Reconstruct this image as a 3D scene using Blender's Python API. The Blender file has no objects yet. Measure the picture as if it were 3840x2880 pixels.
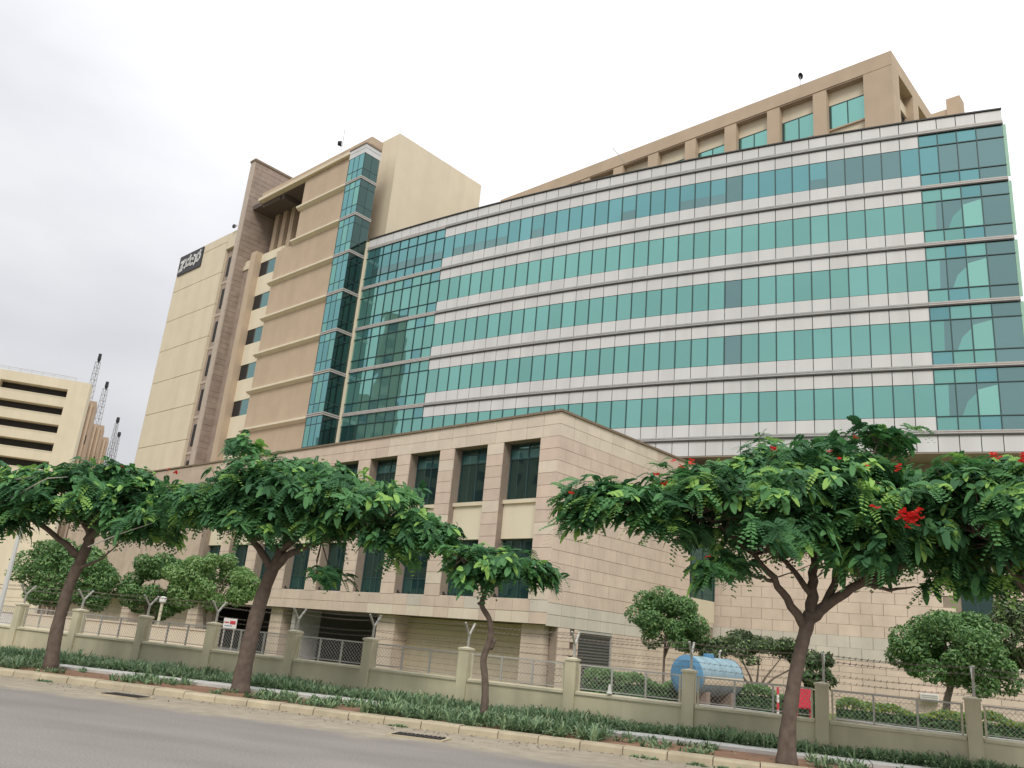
import bpy, math, random
import numpy as np
from mathutils import Matrix, Vector
random.seed(7)
RNG = np.random.default_rng(11)
sc = bpy.context.scene
COL = sc.collection
R_ = math.radians

# ------------------------------------------------------------------ camera
PITCH, ROLL = R_(17.379), R_(5.287)
cam_d = bpy.data.cameras.new('camera')
cam_d.lens = 29.447
cam_d.sensor_width = 36.0
cam_d.clip_start = 0.1
cam_d.clip_end = 3000
cam = bpy.data.objects.new('camera', cam_d)
COL.objects.link(cam)
cr, sr, cp, sp = math.cos(ROLL), math.sin(ROLL), math.cos(PITCH), math.sin(PITCH)
right = Vector((cr, -sp * sr, cp * sr))
up = Vector((-sr, -sp * cr, cp * cr))
fwd = Vector((0, cp, sp))
mw = Matrix.Identity(4)
for i in range(3):
    mw[i][0], mw[i][1], mw[i][2] = right[i], up[i], -fwd[i]
mw[2][3] = 2.1
cam.matrix_world = mw
sc.camera = cam

# ------------------------------------------------------------------ sky, sun, exposure
SUN_EL, SUN_AZ = 46.0, 182.0         # azimuth clockwise from +Y
world = bpy.data.worlds.new('World')
sc.world = world
world.use_nodes = True
wn, wl = world.node_tree.nodes, world.node_tree.links
wn.clear()
wo = wn.new('ShaderNodeOutputWorld')
bg = wn.new('ShaderNodeBackground')
sky = wn.new('ShaderNodeTexSky')
sky.sky_type = 'NISHITA'
sky.sun_disc = False
sky.sun_elevation = R_(SUN_EL)
sky.sun_rotation = R_(SUN_AZ)
tc = wn.new('ShaderNodeTexCoord')
mp = wn.new('ShaderNodeMapping')
mp.inputs['Scale'].default_value = (1.0, 1.0, 2.6)
nz = wn.new('ShaderNodeTexNoise')
nz.inputs['Scale'].default_value = 1.9
nz.inputs['Detail'].default_value = 5
nz.inputs['Roughness'].default_value = 0.5
rp = wn.new('ShaderNodeValToRGB')
rp.color_ramp.elements[0].position = 0.34
rp.color_ramp.elements[0].color = (7.2, 7.25, 7.6, 1)
rp.color_ramp.elements[1].position = 0.62
rp.color_ramp.elements[1].color = (9.2, 9.2, 9.35, 1)
# broad brightening of the cloud deck towards the hidden sun (upper right)
dt = wn.new('ShaderNodeVectorMath'); dt.operation = 'DOT_PRODUCT'
dt.inputs[1].default_value = Vector((0.62, 0.45, 0.64)).normalized()
mr = wn.new('ShaderNodeMapRange')
mr.inputs['From Min'].default_value = 0.30
mr.inputs['From Max'].default_value = 1.0
mr.inputs['To Min'].default_value = 0.76
mr.inputs['To Max'].default_value = 1.15
mul = wn.new('ShaderNodeMixRGB'); mul.blend_type = 'MULTIPLY'; mul.inputs[0].default_value = 1
mix = wn.new('ShaderNodeMixRGB'); mix.inputs[0].default_value = 0.93
wl.new(tc.outputs['Generated'], mp.inputs[0]); wl.new(mp.outputs[0], nz.inputs['Vector'])
wl.new(nz.outputs['Fac'], rp.inputs[0])
wl.new(tc.outputs['Generated'], dt.inputs[0]); wl.new(dt.outputs['Value'], mr.inputs[0])
# overcast sky: the zenith is brighter than the horizon
sz = wn.new('ShaderNodeSeparateXYZ'); wl.new(tc.outputs['Generated'], sz.inputs[0])
mz = wn.new('ShaderNodeMapRange'); mz.inputs['To Min'].default_value = .66; mz.inputs['To Max'].default_value = 1.75
wl.new(sz.outputs['Z'], mz.inputs[0])
mg = wn.new('ShaderNodeMath'); mg.operation = 'MULTIPLY'; wl.new(mr.outputs[0], mg.inputs[0]); wl.new(mz.outputs[0], mg.inputs[1])
wl.new(rp.outputs[0], mul.inputs[1]); wl.new(mg.outputs[0], mul.inputs[2])
wl.new(sky.outputs[0], mix.inputs[1]); wl.new(mul.outputs[0], mix.inputs[2])
wl.new(mix.outputs[0], bg.inputs['Color'])
bg.inputs['Strength'].default_value = 0.105
wl.new(bg.outputs[0], wo.inputs[0])

sun_d = bpy.data.lights.new('sun', 'SUN')
sun_d.energy = 1.5
sun_d.angle = R_(22)
sun_d.color = (1.0, 0.95, 0.86)
sun = bpy.data.objects.new('sun', sun_d)
COL.objects.link(sun)
sdir = Vector((math.sin(R_(SUN_AZ)) * math.cos(R_(SUN_EL)), math.cos(R_(SUN_AZ)) * math.cos(R_(SUN_EL)), math.sin(R_(SUN_EL))))
sun.rotation_euler = sdir.to_track_quat('Z', 'Y').to_euler()

sc.view_settings.view_transform = 'Standard'
sc.view_settings.look = 'None'
sc.view_settings.exposure = 0.27
sc.view_settings.gamma = 1.0
sc.view_settings.use_curve_mapping = False
try:
    sc.cycles.max_bounces = 6
    sc.cycles.diffuse_bounces = 3
    sc.cycles.glossy_bounces = 3
    sc.cycles.transmission_bounces = 3
    sc.cycles.use_denoising = True
except Exception:
    pass

# ------------------------------------------------------------------ materials
def mat(name, col, rough=0.8, var=0.0, scale=3.0, bump=0.0, bscale=40.0, objvar=0.0, metal=0.0, col2=None, spec=0.5, streak=0.0, trans=0.0):
    m = bpy.data.materials.new(name)
    m.use_nodes = True
    n, l = m.node_tree.nodes, m.node_tree.links
    b = n['Principled BSDF']
    b.inputs['Roughness'].default_value = rough
    b.inputs['Metallic'].default_value = metal
    b.inputs['Specular IOR Level'].default_value = spec
    c = n.new('ShaderNodeRGB'); c.outputs[0].default_value = (*col, 1)
    out = c.outputs[0]
    g = n.new('ShaderNodeNewGeometry')
    if var or col2:
        t = n.new('ShaderNodeTexNoise'); t.inputs['Scale'].default_value = scale; t.inputs['Detail'].default_value = 6
        l.new(g.outputs['Position'], t.inputs['Vector'])
        if col2:
            r = n.new('ShaderNodeValToRGB'); r.color_ramp.elements[0].position = 0.35; r.color_ramp.elements[1].position = 0.65
            r.color_ramp.elements[0].color = (*col, 1); r.color_ramp.elements[1].color = (*col2, 1)
            l.new(t.outputs['Fac'], r.inputs[0]); out = r.outputs[0]
        if var:
            h = n.new('ShaderNodeHueSaturation')
            mm = n.new('ShaderNodeMapRange'); mm.inputs['To Min'].default_value = 1 - var; mm.inputs['To Max'].default_value = 1 + var
            mm.inputs['From Min'].default_value = 0.3; mm.inputs['From Max'].default_value = 0.7
            l.new(t.outputs['Fac'], mm.inputs[0]); l.new(mm.outputs[0], h.inputs['Value']); l.new(out, h.inputs['Color']); out = h.outputs[0]
    if streak:
        mpn = n.new('ShaderNodeMapping'); mpn.inputs['Scale'].default_value = (.8, .8, 0.06)
        t2 = n.new('ShaderNodeTexNoise'); t2.inputs['Scale'].default_value = 1.0; t2.inputs['Detail'].default_value = 5
        l.new(g.outputs['Position'], mpn.inputs[0]); l.new(mpn.outputs[0], t2.inputs['Vector'])
        h2 = n.new('ShaderNodeHueSaturation')
        m2 = n.new('ShaderNodeMapRange'); m2.inputs['To Min'].default_value = 1 - streak; m2.inputs['To Max'].default_value = 1 + streak * 0.3
        m2.inputs['From Min'].default_value = 0.35; m2.inputs['From Max'].default_value = 0.65
        l.new(t2.outputs['Fac'], m2.inputs[0]); l.new(m2.outputs[0], h2.inputs['Value']); l.new(out, h2.inputs['Color']); out = h2.outputs[0]
    if objvar:
        oi = n.new('ShaderNodeObjectInfo'); h3 = n.new('ShaderNodeHueSaturation')
        m3 = n.new('ShaderNodeMapRange'); m3.inputs['To Min'].default_value = 1 - objvar; m3.inputs['To Max'].default_value = 1 + objvar
        l.new(oi.outputs['Random'], m3.inputs[0]); l.new(m3.outputs[0], h3.inputs['Value']); l.new(out, h3.inputs['Color']); out = h3.outputs[0]
    l.new(out, b.inputs['Base Color'])
    if bump:
        t3 = n.new('ShaderNodeTexNoise'); t3.inputs['Scale'].default_value = bscale; t3.inputs['Detail'].default_value = 4
        l.new(g.outputs['Position'], t3.inputs['Vector'])
        bp = n.new('ShaderNodeBump'); bp.inputs['Strength'].default_value = bump; bp.inputs['Distance'].default_value = 0.02
        l.new(t3.outputs['Fac'], bp.inputs['Height']); l.new(bp.outputs[0], b.inputs['Normal'])
    if trans:
        tr = n.new('ShaderNodeBsdfTranslucent'); ms = n.new('ShaderNodeMixShader'); ms.inputs[0].default_value = trans
        l.new(out, tr.inputs[0]); l.new(b.outputs[0], ms.inputs[1]); l.new(tr.outputs[0], ms.inputs[2])
        l.new(ms.outputs[0], n['Material Output'].inputs[0])
    return m

def glass(name, tint, body, refl=0.55, rough=0.02, objvar=0.085, wav=0.01):
    """coated reflective facade glass: tinted mirror over a dull body (blinds or dark room behind)"""
    m = bpy.data.materials.new(name); m.use_nodes = True
    n, l = m.node_tree.nodes, m.node_tree.links
    n.remove(n['Principled BSDF'])
    gl = n.new('ShaderNodeBsdfGlossy'); gl.inputs['Roughness'].default_value = rough
    df = n.new('ShaderNodeBsdfDiffuse')
    oi = n.new('ShaderNodeObjectInfo')
    m3 = n.new('ShaderNodeMapRange'); m3.inputs['To Min'].default_value = 1 - objvar; m3.inputs['To Max'].default_value = 1 + objvar
    l.new(oi.outputs['Random'], m3.inputs[0])
    for nd, c in ((gl, tint), (df, body)):
        h = n.new('ShaderNodeHueSaturation'); h.inputs['Color'].default_value = (*c, 1)
        l.new(m3.outputs[0], h.inputs['Value']); l.new(h.outputs[0], nd.inputs['Color'])
    g = n.new('ShaderNodeNewGeometry')
    t = n.new('ShaderNodeTexNoise'); t.inputs['Scale'].default_value = 0.55; t.inputs['Detail'].default_value = 1
    l.new(g.outputs['Position'], t.inputs['Vector'])
    bp = n.new('ShaderNodeBump'); bp.inputs['Strength'].default_value = 1.0; bp.inputs['Distance'].default_value = wav
    l.new(t.outputs['Fac'], bp.inputs['Height']); l.new(bp.outputs[0], gl.inputs['Normal'])
    ms = n.new('ShaderNodeMixShader'); ms.inputs[0].default_value = refl
    l.new(df.outputs[0], ms.inputs[1]); l.new(gl.outputs[0], ms.inputs[2])
    l.new(ms.outputs[0], n['Material Output'].inputs[0])
    return m

M = dict(
    teal=glass('teal_glass', (.315, .64, .575), (.13, .30, .265)),
    blue=glass('blue_teal_glass', (.27, .55, .56), (.09, .23, .24)),
    pale=glass('pale_teal_glass', (.36, .72, .62), (.20, .40, .34)),
    gdark=glass('dark_glass', (.30, .48, .475), (.075, .13, .128)),
    deep=glass('deep_teal_glass', (.15, .34, .32), (.03, .075, .075), refl=.6),
    bayd=glass('bay_side_glass', (.12, .19, .175), (.022, .04, .037), refl=.5),
    podg=glass('podium_glass', (.20, .36, .35), (.025, .05, .05), refl=.5),
    fin=mat('glass_fin', (.55, .78, .66), .25, trans=.5),
    white=mat('white_panel', (.635, .635, .63), .45, objvar=.035, streak=.08),
    alu=mat('aluminium', (.46, .435, .41), .45, var=.08), rail=mat('grey_rail', (.40, .40, .385), .5, var=.08), raild=mat('dark_rail', (.05, .05, .047), .6),
    dark=mat('dark_joint', (.10, .11, .11), .7),
    mull=mat('mullion_metal', (.03, .065, .065), .5),
    stone=mat('stone_tile', (.655, .525, .432), .75, var=.06, scale=1.5, objvar=.055, bump=.06, streak=.09),
    stone_l=mat('pale_stone_tile', (.70, .605, .495), .75, var=.05, scale=1.5, objvar=.05, bump=.06, streak=.05),
    stone_g=mat('grey_stone_tile', (.60, .545, .47), .75, var=.05, scale=1.5, objvar=.05, bump=.06, streak=.08),
    mortar=mat('mortar', (.30, .235, .19), .9, var=.1),
    stone_s=mat('stone_cladding', (.56, .44, .355), .78, var=.1, scale=1.3, streak=.08),
    cream=mat('cream_paint', (.715, .63, .475), .85, var=.03, scale=.6, streak=.05, objvar=.015),
    cream_l=mat('pale_cream_paint', (.76, .68, .52), .85, var=.03, scale=.6, streak=.05),
    tan=mat('tan_paint', (.525, .41, .295), .88, var=.05, scale=.7, bump=.05, bscale=15, streak=.05),
    recess=mat('recess_painted_shade', (.13, .105, .095), .9, var=.08), tan_d=mat('brown_paint', (.44, .325, .235), .88, var=.06, scale=.7, streak=.08),  # recess: shade of the tower's top recess put into its colour
    brown=mat('coping_brown', (.22, .165, .115), .7, var=.1),
    slab=mat('slab_stone', (.36, .285, .235), .85, var=.16, scale=1.1, streak=.12),
    slab_l=mat('slab_edge_stone', (.50, .42, .35), .85, var=.08),
    soffit=mat('soffit_panel', (.30, .25, .20), .8, var=.05),
    black=mat('near_black', (.018, .017, .017), .6),
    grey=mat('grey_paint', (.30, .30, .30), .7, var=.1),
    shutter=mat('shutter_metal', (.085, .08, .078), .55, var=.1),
    infill=mat('beige_infill', (.56, .46, .32), .85, var=.06, streak=.08),
    signp=mat('sign_panel', (.03, .03, .038), .5),
    signw=mat('sign_white', (.72, .72, .70), .5),
    fwall=mat('fence_wall_paint', (.63, .58, .41), .9, var=.09, scale=1.1, streak=.24, bump=.08),
    fcap=mat('fence_coping_paint', (.60, .555, .405), .9, var=.12, scale=2, streak=.1),
    steel=mat('galvanised_steel', (.46, .45, .41), .5, var=.1, metal=.3),
    post=mat('cream_steel', (.56, .53, .40), .6, var=.08),
    wire=mat('wire', (.42, .41, .38), .5, metal=.4),
    rust=mat('barbed_wire', (.19, .155, .13), .7),
    asphalt=None, kerb=mat('kerb_paint', (.47, .405, .285), .9, var=.14, scale=2.2, bump=.2, bscale=30, objvar=.05, streak=.12),
    soil=mat('red_soil', (.25, .14, .085), .95, var=.2, scale=3, bump=.4, bscale=12),
    path=mat('path_concrete', (.55, .54, .51), .9, var=.12, scale=2, bump=.1),
    ground=mat('ground', (.22, .17, .11), .95, var=.2, scale=.6, col2=(.17, .17, .08)),
    lawn=mat('lawn', (.13, .19, .045), .95, var=.25, scale=1.2, bump=.4, bscale=20),
    bark=mat('bark', (.135, .10, .078), .9, var=.25, scale=6, bump=.5, bscale=14),
    bark_l=mat('pale_bark', (.26, .21, .165), .9, var=.25, scale=6, bump=.5, bscale=14),
    twig=mat('dry_twig', (.40, .37, .33), .9),
    lf_d=mat('leaf_dark', (.050, .155, .060), .75, trans=.3),
    lf_m=mat('leaf_mid', (.105, .275, .092), .75, trans=.35),
    lf_l=mat('leaf_light', (.30, .52, .12), .75, trans=.35),
    fx_d=mat('ficus_dark', (.075, .175, .055), .5, trans=.2),
    fx_m=mat('ficus_mid', (.155, .30, .095), .5, trans=.3),
    fx_l=mat('ficus_light', (.24, .38, .13), .5, trans=.3),
    ol_d=mat('olive_dark', (.055, .085, .035), .6, trans=.2),
    ol_m=mat('olive_mid', (.12, .17, .075), .6, trans=.3),
    ly_d=mat('lily_dark', (.125, .215, .11), .6, trans=.2),
    ly_m=mat('lily_mid', (.235, .35, .18), .6, trans=.25),
    ly_l=mat('lily_light', (.36, .45, .25), .6, trans=.3),
    hd_y=mat('hedge_yellow', (.26, .34, .05), .6, trans=.3),
    red=mat('red_flower', (.72, .035, .030), .6, trans=.3),
    redp=mat('red_paint', (.62, .035, .065), .45, var=.1),
    tank=mat('tank_blue', (.10, .27, .44), .45, var=.1, scale=2, streak=.1),
    tankl=mat('tank_pale_blue', (.27, .40, .46), .55, var=.12, streak=.1),
    whitep=mat('white_paint', (.75, .74, .70), .5, var=.06),
    cast=mat('cast_iron', (.035, .03, .03), .7, var=.2),
    lampw=mat('lamp_pole_paint', (.62, .62, .60), .5),
    mast=mat('mast_steel', (.33, .33, .34), .6),
)

def asphalt_mat():
    m = bpy.data.materials.new('asphalt'); m.use_nodes = True
    n, l = m.node_tree.nodes, m.node_tree.links
    b = n['Principled BSDF']; b.inputs['Roughness'].default_value = .9; b.inputs['Specular IOR Level'].default_value = .25
    tcn = n.new('ShaderNodeTexCoord'); sx = n.new('ShaderNodeSeparateXYZ'); l.new(tcn.outputs['Object'], sx.inputs[0])
    t1 = n.new('ShaderNodeTexNoise'); t1.inputs['Scale'].default_value = .5; t1.inputs['Detail'].default_value = 8; l.new(tcn.outputs['Object'], t1.inputs['Vector'])
    t2 = n.new('ShaderNodeTexNoise'); t2.inputs['Scale'].default_value = 26; t2.inputs['Detail'].default_value = 6; t2.inputs['Roughness'].default_value = .7; l.new(tcn.outputs['Object'], t2.inputs['Vector'])
    mpx = n.new('ShaderNodeMapping'); mpx.inputs['Scale'].default_value = (.22, .6, 1); l.new(tcn.outputs['Object'], mpx.inputs[0])
    t3 = n.new('ShaderNodeTexNoise'); t3.inputs['Scale'].default_value = 1.0; t3.inputs['Detail'].default_value = 6; l.new(mpx.outputs[0], t3.inputs['Vector'])
    r1 = n.new('ShaderNodeValToRGB')
    r1.color_ramp.elements[0].position = .3; r1.color_ramp.elements[0].color = (.205, .19, .175, 1)
    r1.color_ramp.elements[1].position = .7; r1.color_ramp.elements[1].color = (.265, .243, .224, 1)
    l.new(t3.outputs['Fac'], r1.inputs[0])
    sp_ = n.new('ShaderNodeMixRGB'); sp_.blend_type = 'OVERLAY'; sp_.inputs[0].default_value = .75
    l.new(r1.outputs[0], sp_.inputs[1]); l.new(t2.outputs['Fac'], sp_.inputs[2])
    # sand that has drifted against the kerb (local y = distance across the road)
    ad = n.new('ShaderNodeMath'); ad.operation = 'MULTIPLY_ADD'; ad.inputs[1].default_value = 2.2; l.new(t1.outputs['Fac'], ad.inputs[0]); l.new(sx.outputs['Y'], ad.inputs[2])
    mr_ = n.new('ShaderNodeMapRange'); mr_.inputs['From Min'].default_value = 18.5; mr_.inputs['From Max'].default_value = 19.4; l.new(ad.outputs[0], mr_.inputs[0])
    sand = n.new('ShaderNodeValToRGB')
    sand.color_ramp.elements[0].color = (.32, .278, .212, 1); sand.color_ramp.elements[1].color = (.40, .352, .275, 1)
    sand.color_ramp.elements[0].position = .35; sand.color_ramp.elements[1].position = .65
    t4 = n.new('ShaderNodeTexNoise'); t4.inputs['Scale'].default_value = 2.5; t4.inputs['Detail'].default_value = 8; l.new(tcn.outputs['Object'], t4.inputs['Vector'])
    l.new(t4.outputs['Fac'], sand.inputs[0])
    mx = n.new('ShaderNodeMixRGB'); l.new(mr_.outputs[0], mx.inputs[0]); l.new(sp_.outputs[0], mx.inputs[1]); l.new(sand.outputs[0], mx.inputs[2])
    l.new(mx.outputs[0], b.inputs['Base Color'])
    bp = n.new('ShaderNodeBump'); bp.inputs['Strength'].default_value = .35; bp.inputs['Distance'].default_value = .01
    l.new(t2.outputs['Fac'], bp.inputs['Height']); l.new(bp.outputs[0], b.inputs['Normal'])
    return m
M['asphalt'] = asphalt_mat()

# ------------------------------------------------------------------ mesh helpers
class MB:
    def __init__(s): s.v = []; s.f = []; s.mi = []
    def add(s, vs, fs, m=0):
        o = len(s.v); s.v += [tuple(p) for p in vs]; s.f += [tuple(i + o for i in f) for f in fs]; s.mi += [m] * len(fs); return s
    def box(s, x0, x1, y0, y1, z0, z1, m=0):
        if x0 > x1: x0, x1 = x1, x0
        return s.add([(x0, y0, z0), (x1, y0, z0), (x1, y1, z0), (x0, y1, z0), (x0, y0, z1), (x1, y0, z1), (x1, y1, z1), (x0, y1, z1)],
                     [(0, 3, 2, 1), (4, 5, 6, 7), (0, 1, 5, 4), (1, 2, 6, 5), (2, 3, 7, 6), (3, 0, 4, 7)], m)
    def obox(s, c, ax, ay, az, m=0):
        c, ax, ay, az = Vector(c), Vector(ax), Vector(ay), Vector(az)
        vs = [c + ax * i + ay * j + az * k for k in (-1, 1) for (i, j) in ((-1, -1), (1, -1), (1, 1), (-1, 1))]
        return s.add(vs, [(0, 3, 2, 1), (4, 5, 6, 7), (0, 1, 5, 4), (1, 2, 6, 5), (2, 3, 7, 6), (3, 0, 4, 7)], m)
    def bar(s, a, b, r, m=0, up=(0, 0, 1)):
        a, b = Vector(a), Vector(b); d = (b - a)
        if d.length < 1e-6: return s
        t = d.normalized(); u = Vector(up)
        if abs(t.dot(u)) > .95: u = Vector((1, 0, 0))
        x = t.cross(u).normalized() * r; y = t.cross(x).normalized() * r
        return s.obox((a + b) / 2, x, y, d / 2, m)
    def tube(s, pts, rad, n=8, m=0, cap=True):
        pts = [Vector(p) for p in pts]
        if not hasattr(rad, '__len__'): rad = [rad] * len(pts)
        rings = []; prev = None
        for i, p in enumerate(pts):
            t = (pts[min(i + 1, len(pts) - 1)] - pts[max(i - 1, 0)]).normalized()
            u = prev if prev is not None else (Vector((1, 0, 0)) if abs(t.x) < .9 else Vector((0, 1, 0)))
            x = (u - t * t.dot(u)).normalized(); y = t.cross(x); prev = x
            rings.append([p + (x * math.cos(2 * math.pi * k / n) + y * math.sin(2 * math.pi * k / n)) * rad[i] for k in range(n)])
        vs = [q for r in rings for q in r]
        fs = [(i * n + k, i * n + (k + 1) % n, (i + 1) * n + (k + 1) % n, (i + 1) * n + k) for i in range(len(pts) - 1) for k in range(n)]
        if cap: fs += [tuple(reversed(range(n))), tuple(range((len(pts) - 1) * n, len(pts) * n))]
        return s.add(vs, fs, m)
    def prism(s, poly, z0, z1, m=0):
        n = len(poly)
        vs = [(x, y, z0) for x, y in poly] + [(x, y, z1) for x, y in poly]
        fs = [tuple(reversed(range(n))), tuple(range(n, 2 * n))] + [(i, (i + 1) % n, n + (i + 1) % n, n + i) for i in range(n)]
        return s.add(vs, fs, m)
    def mesh(s, name, mats):
        me = bpy.data.meshes.new(name); me.from_pydata(s.v, [], s.f)
        for k in (mats if isinstance(mats, (list, tuple)) else [mats]): me.materials.append(k)
        if any(s.mi): me.polygons.foreach_set('material_index', s.mi)
        me.update(); return me

def link(name, data, parent=None, loc=(0, 0, 0), rz=0.0):
    o = bpy.data.objects.new(name, data); COL.objects.link(o)
    o.location = loc; o.rotation_euler = (0, 0, rz)
    if parent is not None: o.parent = parent
    return o
def obj(name, mb, mats, parent=None, loc=(0, 0, 0), rz=0.0, smooth=False, stuff=False):
    me = mb.mesh(name, mats)
    if smooth: me.polygons.foreach_set('use_smooth', [True] * len(me.polygons))
    o = link(name, me, parent, loc, rz)
    if stuff: o['kind'] = 'stuff'
    return o
def thing(name, label, cat, loc=(0, 0, 0), rz=0.0, group=None):
    o = link(name, None, None, loc, rz); o['label'] = label; o['category'] = cat
    if group: o['group'] = group
    return o
def tag(o, label, cat, group=None):
    o['label'] = label; o['category'] = cat
    if group: o['group'] = group
    return o
_cache = {}
def boxmesh(name, w, d, h, m, off=(0, 0, 0)):
    k = (name, round(w, 3), round(d, 3), round(h, 3), m.name)
    if k not in _cache:
        _cache[k] = MB().box(-w / 2, w / 2, 0, d, 0, h).mesh(name, m)
    return _cache[k]
def np_mesh(name, v, f, mats, mi=None, smooth=False):
    """v (N,3), f (M,4) quads"""
    me = bpy.data.meshes.new(name)
    nv, nf = len(v), len(f); k = f.shape[1]
    me.vertices.add(nv); me.vertices.foreach_set('co', np.ascontiguousarray(v, np.float32).ravel())
    me.loops.add(nf * k); me.loops.foreach_set('vertex_index', np.ascontiguousarray(f, np.int32).ravel())
    me.polygons.add(nf); me.polygons.foreach_set('loop_start', np.arange(0, nf * k, k, dtype=np.int32))
    me.polygons.foreach_set('loop_total', np.full(nf, k, np.int32))
    for q in mats: me.materials.append(q)
    if mi is not None: me.polygons.foreach_set('material_index', np.ascontiguousarray(mi, np.int32))
    if smooth: me.polygons.foreach_set('use_smooth', np.ones(nf, bool))
    me.update(calc_edges=True); me.validate(); return me

# ------------------------------------------------------------------ ground, road, kerb, verge
AK = R_(71.3)                         # road direction, degrees left of the view axis
RZK = AK - math.pi / 2                # local x runs right along the road, local y away from the camera
def K(s, n, z=0.0):                   # s to the LEFT along the road, n across it
    return (-math.sin(AK) * s + math.cos(AK) * n, math.cos(AK) * s + math.sin(AK) * n, z)
def struct(o): o['kind'] = 'structure'; return o

g = MB().add([(-900, -500, -.12), (900, -500, -.12), (900, 1500, -.12), (-900, 1500, -.12)], [(0, 1, 2, 3)])
struct(obj('ground', g, M['ground']))
rd = MB().add([(-140, -30, 0), (140, -30, 0), (140, 20.62, 0), (-140, 20.62, 0)], [(0, 1, 2, 3)])
struct(obj('road', rd, M['asphalt'], rz=RZK))
vg = MB()
for i in range(70):                   # slightly uneven soil of the verge
    x0, x1 = -70 + i * 2, -68 + i * 2
    vg.add([(x0, 20.9, .13), (x1, 20.9, .13), (x1, 22.1, .15), (x0, 22.1, .15), (x1, 23.45, .13), (x0, 23.45, .13)], [(0, 1, 2, 3), (3, 2, 4, 5)])
struct(obj('verge_soil', vg, M['soil'], rz=RZK))
fp = link('footpath', None, None, (0, 0, 0), RZK); struct(fp)
slab_me = MB().box(-.99, .99, 0, 1.05, 0, .11).mesh('paving_slab', M['path'])
for i in range(26):
    link('paving_slab', slab_me, fp, (-33 + i * 2.0, 23.42, .10 + random.uniform(-.008, .012)), random.uniform(-.004, .004))
bed = MB().add([(-70, 24.4, .12), (70, 24.4, .12), (70, 34, .12), (-70, 34, .12)], [(0, 1, 2, 3)])
struct(obj('planting_bed_soil', bed, M['soil'], rz=RZK))
kb = link('kerb', None, None, (0, 0, 0), RZK); struct(kb)
ks = MB().add([(-.488, .0, -.05), (.488, .0, -.05), (.488, .42, -.05), (-.488, .42, -.05), (-.488, .015, .13), (.488, .015, .13), (.488, .05, .175), (-.488, .05, .175), (.488, .42, .18), (-.488, .42, .18)],
              [(0, 1, 5, 4), (4, 5, 6, 7), (7, 6, 8, 9), (1, 2, 8, 6, 5), (3, 0, 4, 7, 9), (2, 3, 9, 8)]).mesh('kerb_stone', M['kerb'])
for i in range(56):
    link('kerb_stone', ks, kb, (-38 + i * 1.0, 20.55 + random.uniform(-.012, .012), random.uniform(-.012, .008)), random.uniform(-.006, .006))
obj('kerb_bed', MB().box(-70, 70, 20.6, 20.93, -.1, .09), M['mortar'], kb)

# compound ground behind the fence
cg = MB().add([(-60, 57, .1), (0.1, 27.9, .1), (60, 1.3, .1), (90, 90, .1), (-60, 90, .1)], [(0, 1, 2, 3, 4)])
struct(obj('compound_ground', cg, M['lawn']))

# ------------------------------------------------------------------ glass office building
GC, GR = np.array([101.937, 212.319]), 183.388
def gp(th, r=GR): return np.array([GC[0] + r * math.cos(R_(th)), GC[1] + r * math.sin(R_(th))])
TH = [-129.363 + (129.363 - 126.39) * i / 9 for i in range(9)] + [-126.39 + (126.39 - 114.95) * i / 33 for i in range(33)] + \
     [-114.95 + (114.95 - 113.93) * i / 3 for i in range(3)] + [-113.93, -113.463]
NC = len(TH) - 1                      # 46 columns
GB = thing('glass_office_building', 'curved green glass office block with white horizontal bands above the stone podium', 'building', (5, 57, 0))
OX, OY = 5, 57
cols = []
for i in range(NC):
    a, b = gp(TH[i]), gp(TH[i + 1]); m_ = (a + b) / 2; d = b - a
    cols.append((m_[0] - OX, m_[1] - OY, float(np.hypot(*d)), math.atan2(d[1], d[0])))
FH = 3.985
CB = [35.70 - FH * k for k in range(6)]     # lower edge of each cornice
def wclass(i): return 0 if i < 9 else 1 if i < 42 else 2 if i < 45 else 3
WID = [sum(cols[i][2] for i in range(NC) if wclass(i) == c) / sum(1 for i in range(NC) if wclass(i) == c) for c in range(4)]
def piece(name, i, z, h, m, d=.05, yoff=0.0, gap=.03, store=None):
    x, y, w, rz = cols[i]
    me = boxmesh(name, WID[wclass(i)] - gap, d, h, m)
    nx, ny = -math.sin(rz), math.cos(rz)
    if store is not None:
        store.append((name, me, (x + nx * yoff, y + ny * yoff, z), rz)); return None
    return link(name, me, GB, (x + nx * yoff, y + ny * yoff, z), rz)
# backing wall, roof, ends, soffit, recessed base wall core
def arc_strip(mb, r0, r1, z0, z1, t0=0, t1=NC, m=0):
    n = t1 - t0
    vs = []
    for i in range(t0, t1 + 1):
        p, q = gp(TH[i], r0), gp(TH[i], r1)
        vs += [(p[0] - OX, p[1] - OY, z0), (p[0] - OX, p[1] - OY, z1), (q[0] - OX, q[1] - OY, z0), (q[0] - OX, q[1] - OY, z1)]
    fs = []
    for k in range(n):
        a, b = 4 * k, 4 * k + 4
        fs += [(a, b, b + 1, a + 1), (a + 2, a + 3, b + 3, b + 2), (a + 1, b + 1, b + 3, a + 3), (a, a + 2, b + 2, b)]
    fs += [(0, 1, 3, 2), (4 * n, 4 * n + 2, 4 * n + 3, 4 * n + 1)]
    mb.add(vs, fs, m)
mb = MB(); arc_strip(mb, GR - .12, GR - 9.5, 14.80, 36.5); obj('backing_wall', mb, M['dark'], GB)
mb = MB(); arc_strip(mb, GR + .02, GR - 12, 14.72, 14.79); obj('soffit', mb, M['soffit'], GB)
mb = MB(); arc_strip(mb, GR + .09, GR - 9.6, 36.80, 36.885); obj('roof_edge', mb, M['raild'], GB)
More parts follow.
